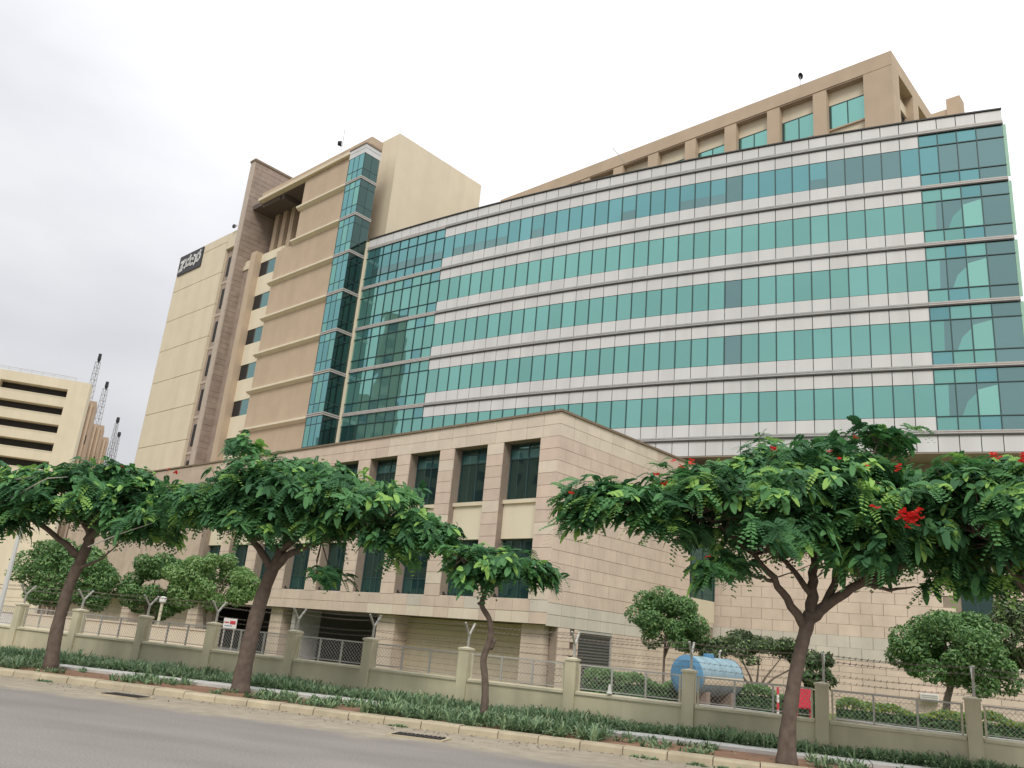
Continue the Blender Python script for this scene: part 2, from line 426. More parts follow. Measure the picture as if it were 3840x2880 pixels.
for k, cb in enumerate(CB):           # grey cornice rails over a dark shadow gap; lighter aluminium in the all-glass end zones
    for (t0, t1, hi, lo) in ((0, 9, 'alu', 'rail'), (9, 42, 'rail', 'raild'), (42, NC, 'alu', 'raild')):
        mb = MB(); arc_strip(mb, GR + .075, GR - .02, cb + .10, cb + .19, t0, t1); obj('cornice_rail', mb, M[hi], GB)
        mb = MB(); arc_strip(mb, GR + .07, GR - .02, cb + .215, cb + .305, t0, t1); obj('cornice_rail', mb, M[hi], GB)
        mb = MB(); arc_strip(mb, GR + .09, GR - .02, cb + .005, cb + .075, t0, t1); obj('cornice_channel', mb, M[lo], GB)
        mb = MB(); arc_strip(mb, GR + .03, GR - .02, cb + .075, cb + .31, t0, t1); obj('cornice_groove', mb, M['raild'], GB)
whites = []
PANE = {}                              # special panes: (row, column) -> material key
for c in list(range(1, 9)) + [10, 11, 12, 13, 14, 17, 24, 28, 29, 30, 36]: PANE[(0, c)] = 'half'
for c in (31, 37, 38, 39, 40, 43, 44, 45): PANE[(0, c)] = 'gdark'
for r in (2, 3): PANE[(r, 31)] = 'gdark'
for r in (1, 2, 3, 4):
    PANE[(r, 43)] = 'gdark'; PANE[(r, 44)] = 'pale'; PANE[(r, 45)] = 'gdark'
PANE[(4, 0)] = PANE[(4, 1)] = 'deep'
vis_top, vis_bot = .87, 2.85
for k in range(5):
    cb = CB[k]
    for i in range(NC):
        zone = i < 9 or i >= 42
        w = cols[i][2]
        low_hidden = k == 4 and i < 14
        base = 'blue' if k == 0 else 'teal'
        key = PANE.get((k, i), base)
        h = vis_bot - vis_top - .04
        if key == 'half':              # roller blind drawn part of the way down
            p = piece('glass_pane', i, cb - vis_bot + .02, h, M['gdark'], .03, .03, .07)
            bl = MB().box(-w / 2 + .05, w / 2 - .05, -.006, -.001, h * .36, h - .02)
            obj('blind_or_reflection', bl, M['blue'], p)
        else:
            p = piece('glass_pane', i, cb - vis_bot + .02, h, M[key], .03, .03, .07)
            if k and i in (42, 43, 44):   # slanted reflection shapes imitated by thin polygons on the corner panes
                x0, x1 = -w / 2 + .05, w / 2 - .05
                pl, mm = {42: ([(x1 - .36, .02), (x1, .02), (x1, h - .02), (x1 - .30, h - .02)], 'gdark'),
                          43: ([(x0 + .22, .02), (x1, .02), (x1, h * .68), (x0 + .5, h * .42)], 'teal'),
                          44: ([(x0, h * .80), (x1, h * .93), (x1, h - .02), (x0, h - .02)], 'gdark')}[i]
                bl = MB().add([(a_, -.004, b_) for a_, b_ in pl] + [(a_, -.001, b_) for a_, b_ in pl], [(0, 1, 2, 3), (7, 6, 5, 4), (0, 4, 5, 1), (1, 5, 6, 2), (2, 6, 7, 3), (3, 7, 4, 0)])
                obj('blind_or_reflection', bl, M[mm], p)
        # spandrels above and below the vision glass
        z_up, h_up = cb - vis_top + .015, vis_top - .03
        z_lo, h_lo = cb - FH + .31 + .015, FH - vis_bot - .31 - .03
        if zone:
            gm = M['blue'] if k == 0 or (i + k) % 3 == 0 else M['teal']
            if not low_hidden: piece('transom_pane', i, z_lo, h_lo, gm if i < 45 else M['gdark'], .03, .03, .07)
            piece('transom_pane', i, z_up, h_up, gm if i < 45 else M['gdark'], .03, .03, .07)
        else:
            piece('wall_panel', i, z_up, h_up, M['white'], .05, 0, .045, whites)
            if not low_hidden: piece('wall_panel', i, z_lo, h_lo, M['white'], .05, 0, .045, whites)
for i in range(NC):
    piece('wall_panel', i, 36.04, .72, M['white'], .05, 0, .045, whites)
    if i > 20: piece('wall_panel', i, 14.82, 1.09, M['white'], .05, 0, .045, whites)
whites.sort(key=lambda q: -(q[2][0] + .6 * min(q[2][2], 20)))
for q in whites[:300]: link(q[0], q[1], GB, q[2], q[3])
def join(name, items, mats, parent):
    vs, fs = [], []
    for (_, me, loc, rz) in items:
        o = len(vs); c, s_ = math.cos(rz), math.sin(rz)
        for v in me.vertices: vs.append((loc[0] + c * v.co.x - s_ * v.co.y, loc[1] + s_ * v.co.x + c * v.co.y, loc[2] + v.co.z))
        fs += [tuple(o + k for k in p.vertices) for p in me.polygons]
    mb = MB(); mb.v = vs; mb.f = fs; mb.mi = [0] * len(fs)
    o = obj(name, mb, mats, parent); o['kind'] = 'stuff'; return o
if whites[300:]: join('wall_panels_beyond', whites[300:], M['white'], GB)
mul_full = MB().box(-.026, .026, -.03, .06, 0, FH - .32).mesh('mullion', M['mull'])
mul_vis = MB().box(-.038, .038, -.01, .06, 0, vis_bot - vis_top).mesh('mullion', M['mull'])
for k in range(5):
    for i in range(1, NC):
        zone = i <= 9 or i >= 42
        p = gp(TH[i]); rz = (cols[i - 1][3] + cols[i][3]) / 2
        link('mullion', mul_full if zone else mul_vis, GB, (p[0] - OX, p[1] - OY, CB[k] - FH + .31 if zone else CB[k] - vis_bot), rz)
for k in range(5):                     # horizontal transom bars in the all-glass end zones
    for (t0, t1) in ((0, 9), (42, NC)):
        for zz in (CB[k] - vis_top, CB[k] - vis_bot):
            mb = MB(); arc_strip(mb, GR + .035, GR - .03, zz - .026, zz + .026, t0, t1); obj('transom_bar', mb, M['mull'], GB)
# right-hand end: glass fin and side wall
e = gp(TH[-1]); rz = cols[-1][3]; ex, ey = e[0] - OX, e[1] - OY
for k in range(6):
    z0 = CB[k] - FH + .32 if k < 5 else 0
    if k < 5: obj('glass_fin', MB().box(-.03, .15, -.02, .02, CB[k] - FH + .31, CB[k] - .001), M['fin'], GB, (ex, ey, 0), rz)
obj('side_wall', MB().box(-.15, -.02, .08, 9.3, 14.85, 36.4), M['white'], GB, (ex, ey, 0), rz)
for k in range(5):
    for j in range(7):
        obj('side_pane', MB().box(-.03, .0, .25 + j * 1.28, 1.45 + j * 1.28, CB[k] - vis_bot, CB[k] - vis_top), M['teal'], GB, (ex, ey, 0), rz)
s_ = gp(TH[0]); obj('end_strip', MB().box(-.32, -.02, -.1, .5, 0, 36.6), M['cream_l'], GB, (s_[0] - OX, s_[1] - OY, 0), cols[0][3])

# recessed stone wall below the soffit
BR = 180.9
BT0, BT1 = -119.35, -110.5
def bpnt(th, r=BR): return gp(th, r)
mb = MB(); n = 20
vs = []
for i in range(n + 1):
    t = BT0 + (BT1 - BT0) * i / n; p, q = bpnt(t, BR - .05), bpnt(t, BR - 7)
    vs += [(p[0] - OX, p[1] - OY, 0), (p[0] - OX, p[1] - OY, 14.72), (q[0] - OX, q[1] - OY, 0), (q[0] - OX, q[1] - OY, 14.72)]
fs = []
for k in range(n):
    a, b = 4 * k, 4 * k + 4; fs += [(a, b, b + 1, a + 1), (a + 2, a + 3, b + 3, b + 2)]
mb.add(vs, fs); obj('base_wall', mb, M['mortar'], GB)
tw = 1.25; ntile = int(R_(BT1 - BT0) * BR / tw)
courses = [(.05 + .34 * j, .325, 0) for j in range(9)] + [(3.12, .66, 1), (3.79, .66, 1)] + [(4.46 + .645 * j, .63, 0) for j in range(15)]
btiles = []
WIN_B = (-114.70, -114.20)
for ci, (z, h, kind) in enumerate(courses):
    for j in range(ntile):
        ta = BT0 + math.degrees(tw / BR) * (j + (.5 if ci % 2 else 0)); tb = ta + math.degrees(tw / BR)
        if tb > WIN_B[0] - .02 and ta < WIN_B[1] + .02 and 5.9 < z + .3 < 9.6: continue
        a, b = bpnt(ta), bpnt(tb); m_ = (a + b) / 2; d = b - a
        me = boxmesh('stone_tile', tw - .022, .045, h, M['stone_g'] if kind else M['stone'])
        btiles.append(('stone_tile', me, (m_[0] - OX, m_[1] - OY, z), math.atan2(d[1], d[0])))
btiles.sort(key=lambda q: q[2][2])
for q in btiles[:300]: link(q[0], q[1], GB, q[2], q[3])
if btiles[300:]: join('stone_tiles_above', btiles[300:], M['stone'], GB)
a, b = bpnt(WIN_B[0]), bpnt(WIN_B[1]); m_ = (a + b) / 2; d = b - a; wl_ = float(np.hypot(*d)); rz = math.atan2(d[1], d[0])
wb_ = link('window', None, GB, (m_[0] - OX, m_[1] - OY, 6.05), rz)
obj('pane', MB().box(-wl_ / 2, wl_ / 2, .01, .04, 0, 3.3), M['bayd'], wb_)
obj('frame', MB().box(-.03, .03, -.02, .01, 0, 3.3).box(-wl_ / 2, wl_ / 2, -.02, .009, 2.2, 2.26), M['mull'], wb_)

# ------------------------------------------------------------------ buildings with the podium's directions
AL = R_(46.584)
RZL = AL - math.pi / 2                 # local x = right along the street front, local y = depth
def frame_loc(o, x, y, z=0):           # local -> world
    c, s_ = math.cos(RZL), math.sin(RZL); return (o[0] + c * x - s_ * y, o[1] + s_ * x + c * y, z)

# ------- podium
PP = (2.71, 41.91)
PD = thing('stone_podium_building', 'low podium building of pinkish stone tiles with tall windows between piers', 'building', (PP[0], PP[1], 0), RZL)
TOP, WT, WB, SILL, SPB, W2B, OVH = 13.98, 12.70, 9.58, 9.37, 7.52, 4.43, 3.29
LEN = 62.0
NW = 9
openings = [(1.30 + 3.84 * k, 3.92 + 3.84 * k) for k in range(NW)]
piers = [(0.0, 1.30)] + [(3.92 + 3.84 * k, 5.14 + 3.84 * k) for k in range(NW - 1)] + [(openings[-1][1], LEN)]
wallm = MB()
wallm.box(-LEN, -.05, .05, 1.3, WT, TOP - .03).box(-LEN, -.05, .05, 1.3, OVH + .02, W2B)
for a, b in piers: wallm.box(-b, -max(a, .05), .05, 1.3, W2B, WT)
wallm.box(-LEN, -.05, 1.3, 16.15, OVH, TOP - .3)                    # mass behind
wallm.box(-.6, -.05, 1.9, 2.55, 0, OVH).box(-.6, -.05, 5.55, 16.15, 0, OVH).box(-.6, -.30, 2.55, 5.55, 0, OVH)   # side wall foot
wallm.box(-2.0, -.05, 1.9, 2.4, 0, OVH)
wallm.box(-.45, -.05, .9, 1.9, 0, OVH)
obj('wall', wallm, M['mortar'], PD)
obj('coping', MB().box(-LEN, .09, -.09, .5, TOP, TOP + .12).box(-.4, .09, .5, 16.2, TOP, TOP + .12), M['brown'], PD)
ptiles = []
def ltile(l0, l1, z0, z1, m, y=0.0):   # tile on the street front
    w = l1 - l0 - .02; h = z1 - z0 - .02
    me = boxmesh('stone_tile', w, .05, h, M[m]); ptiles.append(('stone_tile', me, (-(l0 + l1) / 2, y + random.uniform(-.004, .004), z0 + .01), 0.0))
def rtile(r0, r1, z0, z1, m):          # tile on the side wall (faces local +x)
    w = r1 - r0 - .02; h = z1 - z0 - .02
    me = boxmesh('stone_tile', w, .05, h, M[m]); ptiles.append(('stone_tile', me, (0 + random.uniform(-.004, .004), (r0 + r1) / 2, z0 + .01), math.pi / 2))
zc = [W2B + (WT - W2B) * j / 13 for j in range(14)]
for a, b in piers[:-1]:
    for j in range(13):
        ltile(a, b, zc[j], zc[j + 1], 'stone' if (j * 7 + int(a * 3)) % 5 else 'stone_l')
nl = 34
for i in range(nl):
    l0, l1 = i * 1.15, (i + 1) * 1.15
    ltile(l0, l1, WT, WT + .64, 'stone_l'); ltile(l0, l1, WT + .64, TOP, 'stone_l')
    ltile(l0, l1, OVH, OVH + .56, 'stone_l' if i % 3 else 'stone'); ltile(l0, l1, OVH + .56, W2B, 'stone' if i % 4 else 'stone_g')
rz_ = [3.23, 3.78, 4.33]
for i in range(12):
    r0, r1 = i * 1.1, (i + 1) * 1.1
    rtile(r0, r1, rz_[0], rz_[1], 'stone_g'); rtile(r0, r1, rz_[1], rz_[2], 'stone_g')
nc = 13
for j in range(nc):
    z0 = 4.33 + (WT - 4.33) * j / nc; z1 = 4.33 + (WT - 4.33) * (j + 1) / nc
    for i in range(12):
        off = .55 if j % 2 else 0
        r0 = max(0, i * 1.1 - off); r1 = min(13.2, (i + 1) * 1.1 - off)
        rtile(r0, r1, z0, z1, 'stone')
    if j % 2: rtile(12.65, 13.2, z0, z1, 'stone')
    if not 5.6 < z0 + .3 < 9.6:
        for i in range(2): rtile(13.2 + i * 1.45, 13.2 + (i + 1) * 1.45, z0, z1, 'stone')
for i in range(14):
    r0, r1 = i * 1.15, (i + 1) * 1.15
    rtile(r0, r1, WT, WT + .64, 'stone_l'); rtile(r0, r1, WT + .64, TOP, 'stone_l')
for j in range(10):
    z0, z1 = .03 + .32 * j, .03 + .32 * (j + 1)
    for (r0, r1) in ((1.9 + (.35 if j % 2 else 0), 2.6), (.95, 1.9)) + tuple((5.5 + 1.1 * i, min(16, 6.6 + 1.1 * i)) for i in range(10)):
        rtile(r0, r1, z0, z1, 'stone')
def seen(q):                           # nearest and least hidden first
    x, y, z = q[2]; w = frame_loc(PP, x, y, z); d = math.hypot(w[0], w[1])
    return d + (3 if z < 4 and x < -18 else 0) + (2.0 if x > -.5 and y > 9 else 0) + (8 if x < -20 else 0)
ptiles.sort(key=seen)
for q in ptiles[:300]: link(q[0], q[1], PD, q[2], q[3])
join('stone_tiles_beyond', ptiles[300:], M['stone'], PD)
# big-tile cladding of the far, mostly hidden left end
obj('stone_cladding', MB().box(-LEN + .05, -openings[-1][1] - .6, -.01, .04, OVH, TOP - .05), M['stone_s'], PD)
# windows
for k, (a, b) in enumerate(openings):
    w = b - a
    for (z0, z1, trs, deep) in ((WB, WT, (11.84, 12.38), .62), (W2B, SPB, (5.37,), .62)):
        wn_ = link('window', None, PD, (-(a + b) / 2, deep, z0))
        fr = MB().box(-w / 2, -w / 2 + .06, 0, .1, 0, z1 - z0).box(w / 2 - .06, w / 2, 0, .1, 0, z1 - z0).box(-.03, .03, 0, .1, 0, z1 - z0)
        fr.box(-w / 2 + .06, w / 2 - .06, .003, .097, 0, .05).box(-w / 2 + .06, w / 2 - .06, .003, .097, z1 - z0 - .06, z1 - z0)
        for t in trs: fr.box(-w / 2 + .06, w / 2 - .06, .004, .096, t - z0 - .03, t - z0 + .03)
        obj('frame', fr, M['mull'], wn_)
        lev = [z0] + list(trs) + [z1]
        for j in range(len(lev) - 1):
            for (xa, xb) in ((-w / 2 + .05, -.02), (.02, w / 2 - .05)):
                low = z0 == W2B and j == 0
                mm = M['deep'] if low else (M['blue'] if j == 1 and z0 == WB else M['podg'])
                obj('pane', MB().box(xa, xb, .05, .07, lev[j] - z0, lev[j + 1] - z0), mm, wn_)
        if z0 == W2B and k < 7:        # curtains seen behind the lower glass
            pass
    obj('spandrel', MB().box(-b + .01, -a - .01, .42, 1.2, SPB, SILL), M['cream_l'], PD)
    obj('sill', MB().box(-b + .005, -a - .005, .30, 1.2, SILL, WB - .002), M['cream'], PD)
    obj('sill', MB().box(-b + .005, -a - .005, .06, .62, W2B, W2B + .03), M['stone_l'], PD)
    if k < 8:
        lg = MB().box(-.09, .09, 0, .14, 0, .10).tube([(0, .07, .09), (0, -.02, .2)], .05, 6)
        obj('uplight', lg, M['cast'], PD, (-b - .1 + .22, .22, W2B + .03))
# side-wall window and roller shutter
sw = link('window', None, PD, (-.004, 14.72, 5.8), math.pi / 2)
obj('pane', MB().box(-1.4, 1.4, .0, .03, 1.0 - .9, 3.9), M['podg'], sw)
obj('frame', MB().box(-1.45, -1.38, -.05, .05, .1, 3.9).box(1.38, 1.45, -.05, .05, .1, 3.9).box(-.03, .03, -.04, -.002, .1, 3.9), M['mull'], sw)
obj('panel_below', MB().box(-1.45, 1.45, -.02, .03, -1.2, .1), M['cream'], sw)
sh = link('roller_shutter', None, PD, (-.16, 4.06, 0), math.pi / 2)
sm = MB()
for j in range(21): sm.add([(-1.43, .0, .15 * j), (1.43, .0, .15 * j), (1.43, -.035, .15 * j + .075), (-1.43, -.035, .15 * j + .075), (1.43, 0, .15 * j + .148), (-1.43, 0, .15 * j + .148)], [(0, 1, 2, 3), (3, 2, 4, 5)])
obj('slats', sm, M['shutter'], sh)
obj('guide', MB().box(-1.5, -1.43, -.12, .05, 0, 3.2).box(1.43, 1.5, -.12, .05, 0, 3.2).box(-1.5, 1.5, -.13, .05, 3.1, 3.22), M['alu'], sh)
# ground floor: columns, infill wall, dark openings
for (a, b, m) in ((0.55, 2.0, 'stone'), (11.7, 13.3, 'stone'), (23.2, 24.6, 'stone'), (34.5, 36.0, 'stone'), (46, 47.5, 'stone')):
    cm = link('column', None, PD, (-(a + b) / 2, .5, 0))
    obj('core', MB().box(-(b - a) / 2 + .04, (b - a) / 2 - .04, .04, 1.36, 0, OVH), M['mortar'], cm)
    tl = MB()
    for j in range(7):
        z0, z1 = .47 * j + .01, .47 * (j + 1) - .012
        tl.box(-(b - a) / 2, (b - a) / 2, 0, .05, z0, z1).box((b - a) / 2 - .045, (b - a) / 2 - .002, .052, 1.38, z0, z1).box(-(b - a) / 2 + .002, -(b - a) / 2 + .045, .052, 1.38, z0, z1)
    obj('cladding', tl, M[m], cm)
inf = MB()
for j in range(11): inf.box(-11.7, -2.0, 1.5 + (.012 if j % 2 else 0), 1.8, .01 + .296 * j, .29 + .296 * j)
obj('infill_wall', inf, M['infill'], PD)
obj('infill_backing', MB().box(-11.7, -2.0, 1.56, 1.9, 0, 3.25), M['mortar'], PD)
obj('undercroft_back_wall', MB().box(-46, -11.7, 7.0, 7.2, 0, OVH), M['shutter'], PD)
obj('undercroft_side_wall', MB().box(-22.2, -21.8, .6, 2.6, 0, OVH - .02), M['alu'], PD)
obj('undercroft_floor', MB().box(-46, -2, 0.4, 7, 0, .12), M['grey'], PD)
obj('undercroft_wall', MB().box(-62, -36, 1.4, 1.6, 0, OVH), M['stone_s'], PD)

# ------- tower
TP = (-15.82, 69.44)
TW = thing('tower_building', 'tall tan and cream tower with a narrow green glass bay at its corner', 'building', (TP[0], TP[1], 0), RZL)
TB = [42.75, 38.95, 35.1, 31.2, 27.35, 23.55, 19.6, 15.7]
TT = 47.25
core = MB()
core.box(-10.4, -.05, 1.5, 1.76, 0, 46.0).box(-10.4, -6.0, 1.76, 18, 0, 46.0).box(-21, -10.4, 7.2, 18, 38.6, 46.0).box(-21, -10.4, 1.3, 18, 0, 38.6)
obj('core', core, M['tan'], TW)
obj('parapet', MB().box(-19.0, .1, .42, 1.8, 46.5, TT + .05), M['tan'], TW)
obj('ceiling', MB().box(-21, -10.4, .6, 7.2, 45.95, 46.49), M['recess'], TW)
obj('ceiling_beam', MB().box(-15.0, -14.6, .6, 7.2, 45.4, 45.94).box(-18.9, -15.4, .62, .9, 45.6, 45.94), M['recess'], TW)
obj('roof_lip', MB().box(-18.9, -2.45, -.02, .6, 46.08, 46.42), M['cream'], TW)
obj('corner_wall', MB().box(-2.45, .08, .35, 1.8, 46.42, 46.5), M['tan'], TW)
for k in range(8):
    top = 46.06 if k == 0 else TB[k - 1] - .30
    bot = TB[k] + .12
    lft = -10.3 if k < 2 else -13.35
    obj('tan_panel', MB().box(lft, -2.5, .32, 1.55, bot, top), M['tan'], TW)
    obj('band', MB().add([(lft - .32, -.04, TB[k] + .10), (-2.42, -.04, TB[k] + .10), (-2.42, -.04, TB[k] - .08), (lft - .32, -.04, TB[k] - .08), (lft - .32, .34, TB[k] + .12), (-2.42, .34, TB[k] + .12), (-2.42, .34, TB[k] - .30), (lft - .32, .34, TB[k] - .30)],
                         [(0, 3, 2, 1), (4, 0, 1, 5), (3, 7, 6, 2), (0, 4, 7, 3), (1, 2, 6, 5), (4, 5, 6, 7)]), M['cream_l'], TW)
obj('lowest_panel', MB().box(-13.35, -2.5, .32, 1.55, 0, TB[7] - .3), M['tan'], TW)
# window column left of the tan panels
for k in range(8):
    zt = 38.42 - 3.835 * k; zb = zt - 1.64
    obj('spandrel', MB().box(-17.9, -13.3, .70, 1.35, zt, (39.35 if k == 0 else zt + 2.195)), M['cream_l'], TW)
    wn_ = link('window', None, TW, (-15.75, .76, zb))
    obj('frame', MB().box(-2.2, 2.2, -.03, .1, -.08, -.001).box(-1.95, -1.88, -.02, .06, 0, 1.64).box(.2, .26, -.02, .06, 0, 1.64), M['brown'], wn_)
    for (xa, xb, mm) in ((-1.88, .2, 'gdark'), (.26, 2.2, 'slate')):
        obj('pane', MB().box(xa, xb, .0, .03, 0, 1.64), M['black'] if mm == 'gdark' else M['gdark'], wn_)
obj('pier', MB().box(-18.0, -17.0, -.02, 1.2, 0, 39.6), M['tan'], TW)
obj('fin_slab_return', MB().box(-20.96, -18.75, 1.02, 1.34, 0, 39.6), M['slab'], TW)
# top recess: back wall columns and openings
for a in (15.9, 17.5, 19.1): obj('recess_column', MB().box(-a - .75, -a, 2.9, 3.7, 39.1, 45.95), M['tan'], TW)
for a in (12.05, 14.25, 16.45): obj('recess_window', MB().box(-a - 1.3, -a + .02, 6.9, 6.99, 39.6, 45.2), M['black'], TW)
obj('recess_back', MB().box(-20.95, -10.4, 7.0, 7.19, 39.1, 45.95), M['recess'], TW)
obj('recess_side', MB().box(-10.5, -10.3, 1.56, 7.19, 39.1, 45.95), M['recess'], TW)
obj('recess_floor', MB().box(-21, -10.3, .9, 7.2, 38.6, 39.1), M['cream'], TW)
obj('recess_parapet', MB().box(-20.9, -13.4, 1.0, 1.3, 39.1, 39.7), M['cream'], TW)
# stone fin slab
obj('fin_slab', MB().box(-21.9, -20.95, -.12, 7.5, 0, 51.85), M['slab'], TW)
obj('fin_slab_edge', MB().box(-21.88, -20.97, -.22, -.12, 0, 51.85), M['slab_l'], TW)
obj('fin_slab_cap', MB().box(-22.0, -20.85, -.3, 7.6, 51.85, 52.1), M['brown'], TW)
sc_ = MB()
for j in range(86): sc_.box(-20.955, -20.938 + (.012 if j % 3 else 0), -.11, 7.3, .02 + .6 * j, .58 + .6 * j)
obj('fin_slab_courses', sc_, M['slab'], TW, stuff=True)
# slit-window recess
obj('recess_wall', MB().box(-24.1, -21.9, .32, 1.9, 0, 43.0), M['slab'], TW)
obj('recess_lintel', MB().box(-24.1, -21.9, .0, 1.9, 41.65, 43.6), M['cream'], TW)
for k in range(9):
    z0 = 38.3 - 3.86 * k
    obj('slit_window', MB().box(-23.5, -22.75, .26, .33, z0, z0 + 2.3), M['black'], TW)
    obj('slit_sill', MB().box(-24.05, -21.95, .27, .32, z0 - .9, z0 - .6), M['slab_l'], TW)
# cream wing: one panel per storey with a groove between
zj = [0, 15.9, 19.72, 23.6, 27.38, 31.28, 35.05, 38.88, 42.6, 43.65]
for j in range(len(zj) - 1):
    obj('cream_panel', MB().box(-35.4, -24.05, 0, .2, zj[j] + .035, zj[j + 1] - .035), M['cream'], TW)
obj('wing_core', MB().box(-35.3, -24.1, .10, 16, 0, 43.6), M['tan'], TW)
obj('wing_side', MB().box(-24.15, -24.05, .2, 1.9, 0, 43.6), M['cream'], TW)
obj('wing_end', MB().box(-35.42, -35.3, .2, 16, 0, 43.6), M['cream'], TW)
# cream block rising behind the bay
obj('rear_block', MB().box(-11, -.48, 4.0, 15.75, 30, 49.9), M['cream'], TW)
# glass bay
bay = link('glass_bay', None, TW, (0, 0, 0))
obj('bay_core', MB().box(-2.38, -.06, .06, 1.8, 0, 46.2), M['dark'], bay)
obj('bay_parapet', MB().box(-2.45, .03, -.03, 1.78, 45.35, 45.85).box(-2.45, .03, -.03, 1.78, 45.9, 46.3), M['white'], bay)
obj('bay_cap', MB().box(-2.5, .09, -.09, 1.8, 46.3, 46.42), M['brown'], bay)
BL = [42.55, 38.72, 34.9, 31.05, 27.22, 23.42, 19.55, 15.7]
for k in range(8):
    zt = 45.33 if k == 0 else BL[k - 1] - .02
    zb = BL[k] + .3
    obj('bay_cornice', MB().box(-2.46, .09, -.09, 1.78, BL[k], BL[k] + .11).box(-2.46, .09, -.09, 1.78, BL[k] + .17, BL[k] + .28), M['alu'], bay)
    lv = [zb, zb + .85, zt - .72, zt] if k else [zb, zb + .85, zt]
    for j in range(len(lv) - 1):
        small = lv[j + 1] - lv[j] < 1.0
        for q in range(3):
            obj('bay_pane', MB().box(-2.4 + .8 * q + .025, -1.6 + .8 * q - .025, -.01, .03, lv[j] + .03, lv[j + 1] - .03), M['blue'] if (q + k + j) % 4 else M['teal'], bay)
        for q in range(2):
            obj('bay_pane', MB().box(-.03, .01, .03 + .85 * q, .85 + .85 * q, lv[j] + .03, lv[j + 1] - .03), M['bayd'], bay)  # side panes coloured darker than the front to imitate their dim reflection
    mm = MB()
    for q in (0, .8, 1.6, 2.38): mm.box(-q - .025, -q + .025, -.03, .0, zb, zt)
    for z in lv[1:-1]: mm.box(-2.38, .0, -.028, -.002, z - .03, z + .03).box(-.004, .028, .0, 1.74, z - .03, z + .03)
    obj('bay_mullions', mm, M['mull'], bay)

# sign on the cream wing
SG = thing('building_sign', 'dark rectangular sign with white lettering at the top left of the cream tower wing', 'sign', frame_loc(TP, -35.05, -.02, 40.95), RZL)
obj('panel', MB().box(0, 5.6, -.12, 0, 0, 2.5), M['signp'], SG)
def glyph(strokes, t=.15):
    mb = MB()
    for st in strokes:
        for (u0, v0), (u1, v1) in zip(st[:-1], st[1:]):
            a = Vector((u0 * 5.6, -.15, (1 - v0) * 2.5)); b = Vector((u1 * 5.6, -.15, (1 - v1) * 2.5)); d = b - a
            if d.length < 1e-4: continue
            x = d.normalized(); y = Vector((0, 1, 0)); zz = x.cross(y)
            mb.obox((a + b) / 2, x * (d.length / 2 + t * .4), y * .03, zz * t)
    return mb
def ring(u, v, ru, rv, a0=0, a1=360, n=12): return [(u + ru * math.cos(R_(a0 + (a1 - a0) * i / n)), v + rv * math.sin(R_(a0 + (a1 - a0) * i / n))) for i in range(n + 1)]
for st in ([[(.10, .36), (.29, .30), (.13, .60)], [(.13, .60), (.22, .66), (.05, .82), (.20, .78)]],
           [ring(.42, .50, .075, .17), [(.47, .38), (.50, .16)], [(.36, .64), (.30, .74)]],
           [ring(.58, .55, .07, .16, 40, 330)],
           [[(.65, .26), (.74, .33), (.76, .66), (.70, .78)]],
           [ring(.85, .46, .07, .20), [(.88, .28), (.92, .16)]]):
    obj('letter', glyph(st), M['signw'], SG)

# ------- penthouse block behind the glass front
HP = (26.04, 51.83)
PH = thing('rooftop_block', 'tan rooftop storey with square piers and paired windows behind the glass parapet', 'building', (HP[0], HP[1], 0), RZL)
Z0, Z1 = 34.0, 47.24
hb = MB()
obj('fascia', MB().box(-40, 0, -.0, .9, 46.02, Z1).box(-.9, 0, .9, 10.5, 46.02, Z1), M['tan'], PH)
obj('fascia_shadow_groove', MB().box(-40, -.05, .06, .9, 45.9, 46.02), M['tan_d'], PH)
obj('core', MB().box(-40, -.75, .62, 10.5, Z0, 46.3), M['cream'], PH)
hp = [(0, 2.12)] + [(4.98 + 3.85 * k, 6.05 + 3.85 * k) for k in range(9)]
for a, b in hp: obj('pier', MB().box(-b, -a, .02, .9, Z0, 45.92 if a else 46.0), M['tan'], PH)
for k in range(9):
    a = hp[k][1]; b = hp[k + 1][0]
    wn_ = link('window', None, PH, (-(a + b) / 2, .56, 42.5)); w = b - a
    obj('frame', MB().box(-w / 2, -w / 2 + .16, -.03, .06, 0, 2.15).box(-.04, .04, -.03, .06, 0, 2.15).box(-w / 2 + .16, w / 2, -.028, .06, 2.08, 2.15), M['mull'], wn_)
    for xa, xb in ((-w / 2 + .16, -.04), (.04, w / 2)): obj('pane', MB().box(xa, xb, .0, .03, .0, 2.08), M['teal'], wn_)
    obj('sill', MB().box(-w / 2, w / 2, -.1, .06, -.12, -.001), M['tan'], wn_)
for (a, b) in ((0.03, 1.5), (4.7, 6.05), (9.2, 10.5)): obj('side_pier', MB().box(-.9, -.001, a, b, Z0, 46.02), M['tan'], PH)
for (a, b) in ((1.5, 4.7), (6.05, 9.2)):
    obj('side_window', MB().box(-.80, -.72, a, b, 42.4, 44.3), M['black'], PH)
    obj('side_head', MB().box(-.85, -.55, a, b, 44.3, 45.2), M['cream'], PH)
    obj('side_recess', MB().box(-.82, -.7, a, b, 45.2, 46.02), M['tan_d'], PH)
SB = thing('stair_head_block', 'small tan stair head with a stepped parapet at the right end of the roof', 'building', (35.6, 62.0, 0), RZL)
obj('wall', MB().box(-4, .9, 0, 4, 38, 50.3), M['tan'], SB)
obj('turret', MB().box(.2, 1.3, -.15, 1.2, 38, 51.2), M['tan'], SB)
